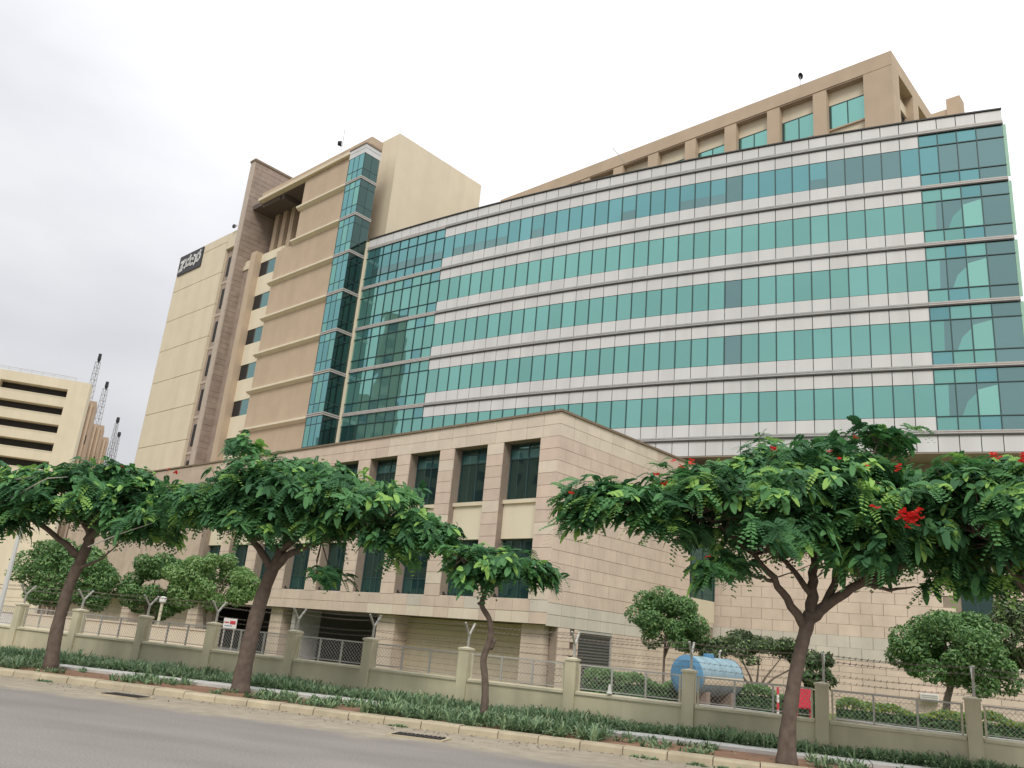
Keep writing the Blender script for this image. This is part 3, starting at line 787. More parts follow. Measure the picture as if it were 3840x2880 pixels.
# rooftop gadgets
ds = thing('roof_dish', 'small dark dish on a thin post on the tan roof edge', 'dish', (20.53, 55.6, 46.4))
obj('post', MB().tube([(0, 0, 0), (0, 0, .75)], .035, 6), M['steel'], ds)
dm = MB()
for i in range(4):
    pass
ring_pts = lambda r, y: [(r * math.cos(2 * math.pi * k / 12) * .6, y, .75 + r * math.sin(2 * math.pi * k / 12)) for k in range(12)]
vs = ring_pts(.34, -.12) + ring_pts(.2, .02) + [(0, .08, .75)]
dm.add(vs, [(k, (k + 1) % 12, 12 + (k + 1) % 12, 12 + k) for k in range(12)] + [(12 + k, 12 + (k + 1) % 12, 24) for k in range(12)])
obj('reflector', dm, M['black'], ds)
an = thing('roof_rod', 'thin slanting rod on the tan roof edge left of the dish', 'antenna', (8.2, 64.0, 43.2))
obj('rod', MB().tube([(0, 0, 0), (-1.3, 0, 1.5)], .035, 5), M['steel'], an)
fl = thing('roof_floodlight', 'round dark floodlight with a thin lightning rod on the tower roof', 'floodlight', (-18.75, 72.0, 46.9))
obj('rod', MB().tube([(0, 0, 0), (-.02, 0, 2.5)], .03, 5), M['steel'], fl)
obj('bracket', MB().bar((0, 0, .5), (-.35, 0, .62), .03), M['steel'], fl)
lm = MB().tube([(-.1, -.05, .72), (-.45, -.1, .72)], [.30, .22], 10)
obj('lamp', lm, M['black'], fl)
cc = thing('roof_camera', 'tiny dark camera on the upper left edge of the stone fin slab', 'camera', frame_loc(TP, -22.1, -.3, 43.9), RZL)
obj('arm', MB().bar((.1, 0, 0), (-.45, 0, .05), .05), M['steel'], cc)
obj('body', MB().box(-.75, -.4, -.12, .12, -.05, .28), M['black'], cc)

# ------- far car park building
FP = (-75.8, 146.6); RZF = R_(18)
CPK = thing('car_park_building', 'distant cream car park block with rows of long dark openings at the left edge', 'building', (FP[0], FP[1], 0), RZF)
obj('inner_wall', MB().box(-60, -9, 2.0, 25, 0, 39.5).box(-9, -.1, 2.0, 2.9, 0, 39.5), M['black'], CPK)
slots = [(37.45, 38.95)]
for k in range(5): slots.append((slots[-1][0] - 3.3, slots[-1][1] - 3.3))
zt = 40.7
for (z0, z1) in slots:
    obj('floor_band', MB().box(-45, -3.4, 0, 2.0, z1, zt), M['cream'], CPK); zt = z0
    obj('floor_ledge', MB().box(-45, -3.4, -.06, 0, z0 - .14, z0), M['cream_l'], CPK)
obj('floor_band', MB().box(-45, -3.4, 0, 2.0, 0, zt), M['cream'], CPK)
obj('end_wall', MB().box(-3.4, 0, 0, 3, 0, 40.7), M['cream'], CPK)
obj('left_pier', MB().box(-17, -14.2, -.01, 2, 36.5, 39.6), M['cream'], CPK)
rl = MB()
for i in range(24): rl.bar((-44 + i * 1.8, .3, 40.7), (-44 + i * 1.8, .3, 41.4), .03)
rl.bar((-44, .3, 41.4), (-2.6, .3, 41.4), .035); rl.bar((-44, .3, 41.1), (-2.6, .3, 41.1), .025)
obj('roof_railing', rl, M['steel'], CPK)
# brown stepped blocks beside it
for nm, lab, (x0, y, z), w, dz, ar in (
    ('brown_block', 'tall brown block pressed against the right side of the car park', (-83.5, 165, 0), 2.4, 42.1, 0),
    ('brown_block', 'brown ribbed block between the taller block and the thin masts', (-88.2, 180, 0), 2.6, 40.5, 1),
    ('brown_block', 'lowest brown block nearest the cream tower, below the thin masts', (-93.8, 195, 0), 2.4, 40.9, 2)):
    t = thing(nm, lab, 'building', (x0 - w, y, 0), R_(24), 'brown blocks behind the car park')
    obj('wall', MB().box(-3.5, w, 0, 7, 0, dz), M['tan_d'], t)
    rb = MB()
    for q in range(3): rb.box(-.1 + q * w / 3, .25 + q * w / 3, -.35, 0, 0, dz - .4 * q)
    obj('rib', rb, M['tan'], t)
    for q in range(3): obj('window', MB().box(w - .9, w - .35, -.06, .02, 33.2 - 5 * q - 1.5 * ar, 35.0 - 5 * q - 1.5 * ar), M['black'], t)
# lattice masts
for x, y, z0, z1, lab in ((-102.9, 200, 30, 62.6, 'tallest lattice mast above the car park roof'), (-99.5, 200, 28, 55.6, 'second tallest lattice mast right of the car park'),
                          (-94.8, 200, 25, 46.9, 'thin lattice mast next to the cream tower'), (-93.7, 200, 25, 43.3, 'shortest lattice mast closest to the cream tower')):
    t = thing('lattice_mast', lab, 'mast', (x, y, z0), R_(20), 'lattice masts behind the car park')
    H = z1 - z0; lt = MB(); w = 1.25 if x < -99 else .8
    n = int(H / 1.6)
    for cx_, cy_ in ((-w, -w), (w, -w), (0, w)): lt.bar((cx_, cy_, 0), (cx_ * .45, cy_ * .45, H * .93), .06)
    for i in range(n):
        f0 = 1 - .55 * i / n; f1 = 1 - .55 * (i + 1) / n; za, zb = H * .93 * i / n, H * .93 * (i + 1) / n
        P = [(-w, -w), (w, -w), (0, w)]
        for j in range(3):
            a, b = P[j], P[(j + 1) % 3]
            lt.bar((a[0] * f0, a[1] * f0, za), (b[0] * f1, b[1] * f1, zb), .032); lt.bar((a[0] * f1, a[1] * f1, zb), (b[0] * f1, b[1] * f1, zb), .03)
    obj('lattice', lt, M['mast'], t)
    obj('antenna_head', MB().tube([(0, 0, H * .93), (0, 0, H * .955), (0, 0, H)], [.2, .42, .36], 7), M['black'], t)
# block across the side road, seen only as a reflection in the glass
AB = thing('reflected_block', 'pale block with dark windows that shows as a reflection in the glass', 'building', (-86, 48, 0), R_(90))
obj('wall', MB().box(-34, 8, 0, 14, 0, 33).box(8, 15, 0, 14, 0, 58).box(15, 21, 1, 14, 0, 42).box(21, 34, 0, 14, 0, 33), M['brown'], AB)
wm = boxmesh('window', 2.8, .1, 1.6, M['black'])
for i in range(15):
    for j in range(16):
        z = 2.2 + 3.5 * j; x = -31 + i * 4.4
        top = 33 if x < 7 else 58 if x < 14 else 42 if x < 20 else 33
        if z + 2 > top or x > 32 or abs(x - 8) < 1.6 or abs(x - 15) < 1.6 or abs(x - 21) < 1.6: continue
        link('window', wm, AB, (x, .92 if 15 < x < 21 else -.08, z))

# ------------------------------------------------------------------ boundary fence
AF = R_(66); RZB = AF - math.pi / 2
FN = thing('boundary_fence', 'low olive wall with pillars, chain link panels and barbed wire along the street', 'fence', (1.62, 27.0, 0), RZB)
S0 = [33.3, 29.8, 26.35, 22.89, 19.58, 16.09, 12.76, 9.15, 6.05, 2.5, -1.06, -4.58, -8.13, -11.7, -15.3]
def fz(s): return 1.97 + .0036 * s, 1.035 + .0042 * s          # pillar top, coping top
sl, sr_ = S0[0], S0[-1]
vs = []
for s in (sl, sr_):
    for y in (-.11, .11): vs += [(-s, y, 0), (-s, y, fz(s)[1] - .09)]
obj('plinth_wall', MB().add(vs, [(0, 4, 5, 1), (2, 3, 7, 6), (1, 5, 7, 3), (0, 1, 3, 2), (4, 6, 7, 5)]), M['fwall'], FN)
for a, b in zip(S0[:-1], S0[1:]):
    za, zb = fz(a)[1], fz(b)[1]
    a2, b2 = a - .19, b + .19
    obj('coping', MB().add([(-a2, -.16, za - .09), (-b2, -.16, zb - .09), (-b2, .16, zb - .09), (-a2, .16, za - .09), (-a2, -.16, za - .02), (-b2, -.16, zb - .02), (-b2, 0, zb + .015), (-a2, 0, za + .015), (-b2, .16, zb - .02), (-a2, .16, za - .02)],
                           [(0, 3, 2, 1), (0, 1, 5, 4), (4, 5, 6, 7), (7, 6, 8, 9), (2, 3, 9, 8), (1, 2, 8, 6, 5), (3, 0, 4, 7, 9)]), M['fcap'], FN)
for i, s in enumerate(S0):
    zt, zc_ = fz(s)
    p = obj('pillar', MB().box(-.17, .17, -.19, .19, 0, zt - .09), M['fwall'], FN, (-s, 0, 0))
    obj('cap', MB().add([(-.2, -.22, zt - .09), (.2, -.22, zt - .09), (.2, .22, zt - .09), (-.2, .22, zt - .09), (-.2, -.22, zt - .03), (.2, -.22, zt - .03), (.2, .22, zt - .03), (-.2, .22, zt - .03), (0, 0, zt + .02)],
                        [(0, 3, 2, 1), (0, 1, 5, 4), (1, 2, 6, 5), (2, 3, 7, 6), (3, 0, 4, 7), (4, 5, 8), (5, 6, 8), (6, 7, 8), (7, 4, 8)]), M['fcap'], p)
    arm = MB().bar((.05, 0, zt - .02), (.05, 0, zt + .38), .03).bar((.05, 0, zt + .36), (.05, -.36, zt + .74), .026).bar((.05, 0, zt + .36), (.05, .36, zt + .74), .026)
    obj('wire_arm', arm, M['steel'], p)
for i, (a, b) in enumerate(zip(S0[:-1], S0[1:])):
    a2, b2 = a - .22, b + .22; L = a2 - b2
    za, zb = fz(a)[1] + .03, fz(b)[1] + .03; hh = .72
    mp_ = link('mesh_panel', None, FN, (-a2, 0, 0))
    def zz(t): return za + (zb - za) * t
    rl = MB().bar((0, 0, za + hh), (L, 0, zb + hh), .022).bar((0, 0, za + .05), (L, 0, zb + .05), .014)
    obj('rail', rl, M['steel'], mp_)
    for t in (.012, .335, .665, .988):
        obj('post', MB().box(L * t - .025, L * t + .025, -.025, .025, zz(t) - .02, zz(t) + hh + .02), M['post'] if t in (.012, .988) else M['steel'], mp_)
    wm_ = MB(); cell = .125; h0, h1 = .05, hh - .01; H = h1 - h0
    k = -int(H / cell) - 1
    while k * cell < L:
        for sgn in (1, -1):
            x0 = k * cell; x1 = x0 + H
            t0, t1 = 0.0, 1.0
            if x0 < 0: t0 = -x0 / H
            if x1 > L: t1 = (L - x0) / H
            if t1 - t0 > .03:
                xa, xb = x0 + H * t0, x0 + H * t1
                ya, yb = (h0 + H * t0, h0 + H * t1) if sgn > 0 else (h1 - H * t0, h1 - H * t1)
                wm_.bar((xa, .004 * sgn, zz(xa / L) + ya), (xb, .004 * sgn, zz(xb / L) + yb), .004)
        k += 1
    obj('chain_link', wm_, M['wire'], mp_, stuff=True)
for (dy, dz) in ((-.34, .71), (-.2, .56), (.34, .71), (.2, .56), (0, .22), (0, .06)):
    bw = MB()
    for a, b in zip(S0[:-1], S0[1:]):
        za, zb = fz(a)[0] + dz, fz(b)[0] + dz; nseg = 5
        for q in range(nseg):
            t0, t1 = q / nseg, (q + 1) / nseg; sag = lambda t: -.05 * 4 * t * (1 - t)
            bw.bar((-(a + (b - a) * t0) + .05, dy, za + (zb - za) * t0 + sag(t0)), (-(a + (b - a) * t1) + .05, dy, za + (zb - za) * t1 + sag(t1)), .004)
        for q in range(24):
            t = (q + .5) / 24; x = -(a + (b - a) * t) + .05; z = za + (zb - za) * t - .05 * 4 * t * (1 - t)
            bw.bar((x - .02, dy - .015, z - .03), (x + .02, dy + .015, z + .03), .0045)
    obj('barbed_wire', bw, M['rust'], FN, stuff=True)

# ------------------------------------------------------------------ foliage builders
def unit(v): return v / np.maximum(np.linalg.norm(v, axis=-1, keepdims=True), 1e-9)
def fronds(base, dirs, ups, length, width, droop):
    """broad drooping leaf blades: arrays over N fronds -> verts, quads (8 quads each)"""
    N = len(base); T = np.array([0, .22, .5, .8, 1.0]); Wp = np.array([.15, .82, 1.0, .86, .26])
    side = unit(np.cross(dirs, ups)); upn = unit(np.cross(side, dirs))
    V = np.zeros((N, 5, 3, 3))
    for i, t in enumerate(T):
        c = base + dirs * (length * t)[:, None] - np.array([0, 0, 1.0]) * (droop * length * t * t)[:, None]
        w = (width * Wp[i])[:, None]
        V[:, i, 1] = c
        V[:, i, 0] = c - side * w + upn * (w * .22)
        V[:, i, 2] = c + side * w + upn * (w * .22)
    idx = np.arange(N)[:, None] * 15
    q = []
    for i in range(4):
        for j in range(2):
            a = i * 3 + j; q.append([a, a + 1, a + 4, a + 3])
    F = (idx[:, None, :] + np.array(q)[None, :, :]).reshape(-1, 4)
    return V.reshape(-1, 3), F, 8
def pinnate(base, dirs, ups, length, width, droop, pairs=7):
    N = len(base); side = unit(np.cross(dirs, ups)); upn = unit(np.cross(side, dirs))
    out = []
    for k in range(pairs):
        t = (k + .6) / pairs
        c = base + dirs * (length * t)[:, None] - np.array([0, 0, 1.0]) * (droop * length * t * t)[:, None]
        lw = width * 1.75 * (1 - .55 * abs(t - .45) * 1.6)
        for sg in (-1, 1):
            d = unit(side * sg + dirs * .55 - upn * .12)
            e = c + d * lw[:, None]
            s2 = unit(np.cross(d, upn)) * (length * .092)[:, None]
            out.append(np.stack([c, c + d * (lw * .5)[:, None] - s2, e, c + d * (lw * .5)[:, None] + s2], 1))
    V = np.stack(out, 1); n = V.shape[1]
    F = np.arange(N * n * 4).reshape(-1, 4)
    return V.reshape(-1, 3), F, n

BLOSSOM = []
for q_ in range(4):
    rb_ = random.Random(60 + q_); fb = MB()
    for q in range(6):
        a = q * 1.047 + rb_.uniform(0, .6); rr = rb_.uniform(.07, .11); d = Vector((math.cos(a), math.sin(a), rb_.uniform(-.5, .9))).normalized()
        s_ = d.cross(Vector((.2, -.4, .9))).normalized() * rr * .45
        fb.add([(0, 0, 0), d * rr * .6 - s_, d * rr, d * rr * .6 + s_], [(0, 1, 2, 3)])
    BLOSSOM.append(fb.mesh('blossom', M['red']))
def flame_tree(label, trunk, limbs, lobes, seed, flowers=(), origin=None, twigs=(), fr_len=(.20, .345), dens=2.0):
    rng = np.random.default_rng(seed)
    o = trunk[0][:3] if origin is None else origin
    t = thing('flame_tree', label, 'tree', o, 0, 'flame trees along the kerb')
    O = np.array(o)
    rel = lambda p: tuple(np.array(p[:3], float) - O)
    def smooth(pts, n=4):
        P = np.array([p[:4] for p in pts], float); out = []
        for i in range(len(P) - 1):
            p0, p1, p2, p3 = P[max(i - 1, 0)], P[i], P[i + 1], P[min(i + 2, len(P) - 1)]
            for j in range(n):
                u = j / n; out.append(.5 * ((2 * p1) + (-p0 + p2) * u + (2 * p0 - 5 * p1 + 4 * p2 - p3) * u * u + (-p0 + 3 * p1 - 3 * p2 + p3) * u ** 3))
        out.append(P[-1]); return np.array(out)
    T = smooth(trunk)
    mb = MB(); mb.tube([rel(p) for p in T], [max(.01, q[3] * .86 * (1 + .05 * math.sin(i * 2.1))) for i, q in enumerate(T)], 12)
    obj('trunk', mb, M['bark'], t, smooth=True)
    ends = []
    for lb in limbs:
        Lm = smooth(lb); mb = MB()
        jit = rng.normal(0, .02, (len(Lm), 3)); jit[0] = 0
        mb.tube([rel(np.array(p[:3]) + j) for p, j in zip(Lm, jit)], [max(.008, q[3]) for q in Lm], 8)
        obj('limb', mb, M['bark'], t, smooth=True); ends += [p[:3] for p in Lm[len(Lm) // 3:]]
    ends = np.array(ends)
    pos, axs = [], []
    tw = MB()
    for (cx, cy, cz, rx, ry, rz, n) in lobes:
        n = int(n * dens)
        ns = max(3, n // 8)
        d = unit(rng.normal(size=(ns, 3))); d[:, 2] = np.where(d[:, 2] < -.35, -d[:, 2] * .6, d[:, 2])
        rad = rng.uniform(.60, 1.06, ns)[:, None]
        pick = rng.integers(0, ns, n)
        P = (np.array([cx, cy, cz]) + d * np.array([rx, ry, rz]) * rad)[pick]
        d = d[pick]; sp_r = (.20 + .13 * min(rx, 2.0) / 2)
        P = P + rng.normal(0, 1, (n, 3)) * np.array([sp_r, sp_r, sp_r * .42]) - np.array([0, 0, .10])
        P[:, 2] += (d[:, 2] * rz * .12); pos.append(P); axs.append(unit(d * np.array([.75, .75, .5]) + np.array([0, 0, .75]) + rng.normal(0, .15, (n, 3))))
        for p in P[::3]:
            k = np.argmin(((ends - p) ** 2).sum(1)); e = ends[k]
            mid = (e + p) / 2 + np.array([0, 0, -.12]) + rng.normal(0, .08, 3)
            tw.tube([rel(e), rel(mid), rel(p)], [.022, .014, .007], 4, cap=False)
    obj('twigs', tw, M['bark'], t, stuff=True)
    pos = np.concatenate(pos); axs = np.concatenate(axs); n = len(pos)
    m = rng.integers(9, 13, n); idx = np.repeat(np.arange(n), m)
    ang = rng.uniform(0, 2 * math.pi, len(idx))
    ax = axs[idx]; u = unit(np.cross(ax, np.array([.31, .2, .1]))); v = np.cross(ax, u)
    el = rng.uniform(-.25, .75, len(idx))
    dr = unit((u * np.cos(ang)[:, None] + v * np.sin(ang)[:, None]) * np.cos(el)[:, None] + ax * np.sin(el)[:, None])
    base = pos[idx] + rng.normal(0, .05, (len(idx), 3)) - O
    L = rng.uniform(*fr_len, len(idx)); W = L * rng.uniform(.20, .30, len(idx)); D = rng.uniform(.25, .85, len(idx))
    # leaf age: some shoots flush pale green, older ones are dark
    age = np.clip(rng.normal(.5, .22, n)[idx] + rng.normal(0, .16, len(idx)), 0, 1)
    mi = np.where(age > .80, 2, np.where(age > .42, 1, 0))
    pin = (rng.random(n) < .45)[idx]
    VV, FF, MI, o_ = [], [], [], 0
    for sel, fn in ((~pin, fronds), (pin, pinnate)):
        if sel.sum() == 0: continue
        V, F, k = fn(base[sel], dr[sel], ax[sel], L[sel] * (1.5 if fn is pinnate else 1), W[sel] * (.95 if fn is pinnate else 1), D[sel])
        VV.append(V); FF.append(F + o_); o_ += len(V); MI.append(np.repeat(mi[sel], k))
    me = np_mesh('crown', np.concatenate(VV), np.concatenate(FF), [M['lf_d'], M['lf_m'], M['lf_l']], np.concatenate(MI), smooth=True)
    link('crown', me, t)
    for (fx, fy, fz_, r, k) in flowers:
        for _ in range(max(1, int(k * .62))):
            c = (fx - O[0] + rng.normal(0, r * .55), fy - O[1] + rng.normal(0, r * .5), fz_ - O[2] + rng.normal(0, r * .34))
            link('blossom', BLOSSOM[int(rng.integers(0, 4))], t, c, rng.uniform(0, 6.28))
    if twigs:
        bt = MB()
        for w in twigs: bt.tube([rel(p) for p in w], [.022] * (len(w) - 1) + [.008], 5)
        obj('bare_branch', bt, M['twig'], t)
    return t

def leaf_cloud(rng, n, lobes, size, flat=.3):
    """small leaves spread through ellipsoid lobes -> verts, quads"""
    tot = sum(l[6] for l in lobes); P, Nn = [], []
    for (cx, cy, cz, rx, ry, rz, w) in lobes:
        k = int(n * w / tot); d = unit(rng.normal(size=(k, 3))); r = rng.uniform(.55, 1.03, k) ** .6
        P.append(np.array([cx, cy, cz]) + d * np.array([rx, ry, rz]) * r[:, None]); Nn.append(d)
    P = np.concatenate(P); Nn = np.concatenate(Nn); k = len(P)
    nrm = unit(Nn * .6 + rng.normal(0, .55, (k, 3)) + np.array([0, 0, .35]))
    a = unit(np.cross(nrm, rng.normal(size=(k, 3)))); b = np.cross(nrm, a)
    s = rng.uniform(.7, 1.3, k)[:, None] * size
    V = np.stack([P - a * s, P - b * s * .45 + nrm * s * .12, P + a * s, P + b * s * .45 + nrm * s * .12], 1)
    return V.reshape(-1, 3), np.arange(k * 4).reshape(-1, 4), k
def clumps(rng, c, r, k, rr):
    """k leafy clumps on the surface of an ellipsoid, so that a crown has bumps and gaps"""
    d = unit(rng.normal(size=(k, 3))); d[:, 2] = np.where(d[:, 2] < -.7, -d[:, 2], d[:, 2])
    out = []
    for q in d:
        f = rng.uniform(.62, .92); s = rng.uniform(.75, 1.25) * rr
        out.append((c[0] + q[0] * r[0] * f, c[1] + q[1] * r[1] * f, c[2] + q[2] * r[2] * f, s, s, s * .8, s ** 2))
    return out
def round_tree(name, label, base, c, r, n, seed, mats, size=.085, k=38, rr=.34, trunk_r=.07, group=None, stems=1):
    rng = np.random.default_rng(seed); O = np.array(base)
    t = thing(name, label, 'tree', base, 0, group)
    C = np.array(c) - O
    tk = MB()
    for s_ in range(stems):
        off = np.array([(s_ - (stems - 1) / 2) * .35, rng.uniform(-.1, .1), 0])
        top = C + off * 2 + np.array([0, 0, -.1])
        tk.tube([tuple(off * .3), tuple(off + (C * .5) * np.array([.6, .6, 1])), tuple(top)], [trunk_r, trunk_r * .8, trunk_r * .45], 7)
        for _ in range(6):
            e = C + unit(rng.normal(size=3)) * np.array(r) * .7
            tk.tube([tuple(off + (C * .62) * np.array([.7, .7, 1])), tuple((e + top) / 2), tuple(e)], [trunk_r * .5, trunk_r * .3, .012], 5)
    obj('trunk', tk, M['bark_l'], t, smooth=True)
    lob = clumps(rng, C, r, k, rr)
    V, F, m = leaf_cloud(rng, n, lob, size)
    mi = rng.choice(3, m, p=(.42, .42, .16))
    link('crown', np_mesh('crown', V, F, [M[q] for q in mats], mi), t)
    return t

# ------------------------------------------------------------------ street trees
flame_tree('leftmost flame tree, leaning trunk, in front of the bushy trees and low cream wall',
    [(-13.62, 28.17, .1, .27), (-13.72, 28.2, 1.4, .22), (-13.66, 28.2, 2.7, .20), (-13.45, 28.2, 3.75, .19), (-13.36, 28.2, 4.35, .16)],
    [[(-13.40, 28.2, 4.1, .15), (-13.0, 28.0, 4.6, .10), (-11.9, 27.6, 5.0, .07), (-10.6, 27.3, 5.6, .03)],
     [(-13.45, 28.2, 4.2, .14), (-13.3, 28.5, 5.0, .10), (-13.0, 28.9, 5.9, .05)],
     [(-13.6, 28.2, 3.7, .12), (-14.3, 28.1, 4.15, .09), (-15.2, 27.9, 4.7, .07), (-16.6, 27.6, 5.4, .03)],
     [(-13.4, 28.2, 4.4, .11), (-14.2, 28.6, 5.2, .07), (-15.2, 29.0, 6.0, .03)],
     [(-13.5, 28.2, 3.3, .06), (-12.7, 28.0, 3.7, .035), (-12.2, 27.9, 4.3, .012)]],
    [(-14.3, 28.3, 5.55, 2.6, 2.2, .95, 150), (-11.6, 27.8, 5.45, 1.7, 1.7, .85, 90), (-17.0, 27.9, 5.5, 2.2, 2.0, .85, 110), (-13.4, 28.6, 6.15, 1.6, 1.5, .70, 60),
     (-11.3, 27.6, 4.75, 1.0, .9, .55, 30), (-10.4, 27.2, 5.3, 1.0, 1.0, .7, 44), (-13.2, 28.4, 5.2, 1.5, 1.2, .6, 60), (-16.2, 27.5, 4.75, 1.3, 1.0, .5, 44), (-12.2, 27.4, 4.75, .9, .8, .45, 26), (-17.6, 27.4, 4.7, 1.6, 1.2, .55, 50), (-15.2, 28.0, 4.95, 1.6, 1.4, .5, 40)], 21,
    flowers=[(-13.0, 28.4, 6.78, .12, 4), (-10.9, 27.4, 6.62, .22, 5)],
    twigs=[[(-16.0, 26.6, 4.7), (-14.9, 26.4, 5.4), (-14.2, 26.3, 5.85), (-13.6, 26.3, 5.95)], [(-16.4, 26.5, 5.2), (-15.4, 26.4, 5.7), (-14.6, 26.3, 5.85)], [(-12.6, 26.6, 3.9), (-11.6, 26.3, 4.35), (-10.6, 26.1, 4.75)]])
flame_tree('flame tree with a thick smooth trunk in front of the podium windows',
    [(-7.11, 26.34, .1, .36), (-7.12, 26.34, .7, .30), (-7.05, 26.34, 1.9, .27), (-6.96, 26.34, 2.8, .25), (-6.80, 26.34, 3.6, .22), (-6.55, 26.34, 4.25, .20)],
    [[(-6.75, 26.3, 3.75, .16), (-6.2, 26.1, 4.25, .10), (-5.3, 25.8, 4.62, .08), (-4.2, 25.6, 5.0, .055), (-3.0, 25.5, 5.5, .02)],
     [(-6.6, 26.34, 4.15, .18), (-6.5, 26.6, 4.9, .12), (-6.3, 27.0, 5.9, .05)],
     [(-6.8, 26.34, 3.8, .14), (-7.5, 26.2, 4.5, .09), (-8.5, 26.0, 5.3, .04)],
     [(-6.6, 26.3, 4.3, .12), (-5.8, 25.9, 5.1, .08), (-4.8, 25.5, 5.9, .03)],
     [(-7.6, 26.3, 6.0, .05), (-8.0, 26.3, 7.0, .025), (-8.15, 26.2, 7.45, .012)]],
    [(-6.9, 26.2, 5.75, 2.0, 2.0, 1.25, 170), (-4.4, 25.8, 5.85, 1.9, 1.8, 1.0, 130), (-8.2, 26.0, 5.45, 1.35, 1.5, .95, 90), (-2.6, 25.5, 5.25, 1.15, 1.1, .62, 60),
     (-6.0, 26.4, 6.55, 1.7, 1.5, .65, 80), (-3.2, 25.3, 4.75, .95, .8, .45, 34), (-7.2, 25.8, 5.0, 1.3, 1.0, .42, 50), (-8.15, 26.2, 7.45, .55, .5, .22, 7), (-4.9, 25.6, 5.2, 1.3, .9, .4, 36), (-8.9, 25.9, 5.0, .8, .8, .55, 30), (-9.2, 25.8, 5.5, .7, .8, .5, 26), (-6.2, 25.6, 5.15, 1.5, .9, .40, 44), (-1.9, 25.3, 4.85, .7, .7, .42, 20), (-5.15, 25.4, 3.75, .34, .3, .28, 6)], 22,
    flowers=[])
flame_tree('young crooked flame tree with a small crown before the podium corner',
    [(.05, 23.3, .1, .13), (.06, 23.3, .7, .115), (.0, 23.3, 1.3, .105), (-.08, 23.3, 1.75, .10), (.05, 23.3, 2.3, .095), (-.02, 23.3, 2.75, .085), (-.26, 23.3, 3.1, .08), (-.18, 23.3, 3.45, .07), (-.02, 23.3, 3.75, .05)],
    [[(-.18, 23.3, 3.4, .045), (-.55, 23.2, 3.9, .03), (-1.0, 23.1, 4.35, .012)], [(-.05, 23.3, 3.65, .04), (.35, 23.2, 4.0, .028), (.9, 23.1, 4.15, .012)], [(-.1, 23.3, 3.6, .04), (-.15, 23.4, 4.1, .025), (-.3, 23.4, 4.5, .01)],
     [(.08, 23.3, 2.0, .06), (.16, 23.25, 2.28, .045)], [(-.2, 23.3, 3.05, .05), (-.36, 23.3, 3.16, .04)]],
    [(-.75, 23.2, 4.3, .62, .6, .34, 26), (.75, 23.1, 4.15, .62, .5, .42, 26), (-.1, 23.3, 3.95, .6, .5, .25, 14), (.15, 23.3, 4.5, .5, .5, .2, 8)], 23, fr_len=(.2, .32))
flame_tree('large flame tree with red flowers and a forked trunk nearest the camera',
    [(6.95, 20.38, .08, .30), (6.98, 20.38, .8, .215), (7.12, 20.38, 1.8, .19), (7.32, 20.38, 2.7, .175), (7.45, 20.38, 3.15, .185), (7.55, 20.38, 3.5, .19)],
    [[(7.42, 20.38, 3.15, .12), (6.95, 20.3, 3.75, .095), (6.45, 20.1, 4.35, .075), (5.6, 19.9, 5.0, .05), (4.4, 19.7, 5.6, .03), (2.8, 19.6, 5.6, .012)],
     [(7.55, 20.38, 3.4, .16), (7.66, 20.5, 4.1, .13), (7.78, 20.7, 4.9, .09), (7.9, 21.0, 6.0, .04)],
     [(7.5, 20.38, 3.35, .15), (8.1, 20.3, 3.85, .12), (9.0, 20.1, 4.45, .09), (10.2, 19.8, 5.0, .05), (11.4, 19.6, 5.5, .02)],
     [(7.85, 20.35, 3.65, .10), (8.25, 20.5, 4.4, .085), (8.55, 20.7, 5.3, .05)],
     [(7.62, 20.42, 3.9, .09), (7.25, 20.6, 4.45, .07), (6.6, 20.9, 5.2, .035)],
     [(6.6, 20.2, 4.15, .05), (6.2, 20.1, 4.2, .04), (5.5, 20.0, 4.35, .015)],
     [(8.7, 20.2, 4.25, .06), (9.3, 20.1, 4.2, .04), (10.0, 20.0, 4.3, .012)],
     [(8.3, 20.5, 6.4, .05), (9.0, 20.4, 7.2, .03), (9.4, 20.4, 7.9, .012)]],
    [(6.9, 20.2, 6.05, 2.4, 2.1, 1.2, 230), (4.7, 19.8, 5.75, 1.25, 1.3, .75, 90), (9.3, 20.0, 5.75, 2.0, 1.9, 1.05, 170), (2.75, 19.6, 5.55, 1.2, .95, .42, 60), (7.6, 20.6, 6.75, 2.0, 1.6, .7, 100),
     (6.3, 19.9, 5.2, 1.7, 1.3, .45, 60), (9.6, 19.6, 4.95, 1.6, 1.1, .55, 70), (3.6, 19.5, 5.1, 1.0, .7, .36, 30), (11.2, 19.6, 5.2, .9, .9, .7, 40), (9.35, 20.4, 7.9, .75, .6, .28, 18), (5.2, 19.7, 4.35, .6, .5, .30, 14), (1.95, 19.5, 5.05, .45, .4, .35, 9), (10.8, 19.5, 4.45, .8, .6, .35, 16), (8.2, 20.3, 7.05, .8, .7, .3, 20), (7.9, 19.8, 5.4, 1.6, 1.2, .5, 60), (10.6, 19.9, 6.2, 1.1, 1.1, .7, 60), (5.6, 19.9, 6.15, 1.0, 1.0, .6, 50)], 24,
    flowers=[(8.62, 17.5, 5.44, .25, 44), (7.95, 17.6, 5.62, .12, 4), (4.0, 18.4, 6.35, .28, 8), (3.5, 18.5, 6.0, .16, 4), (6.1, 18.7, 6.9, .14, 4), (7.5, 18.4, 6.85, .3, 4), (8.9, 18.5, 6.75, .14, 5), (8.0, 18.4, 6.6, .25, 3), (1.45, 18.6, 5.5, .12, 3), (4.6, 18.3, 4.35, .1, 1), (8.55, 20.0, 7.75, .12, 2)])
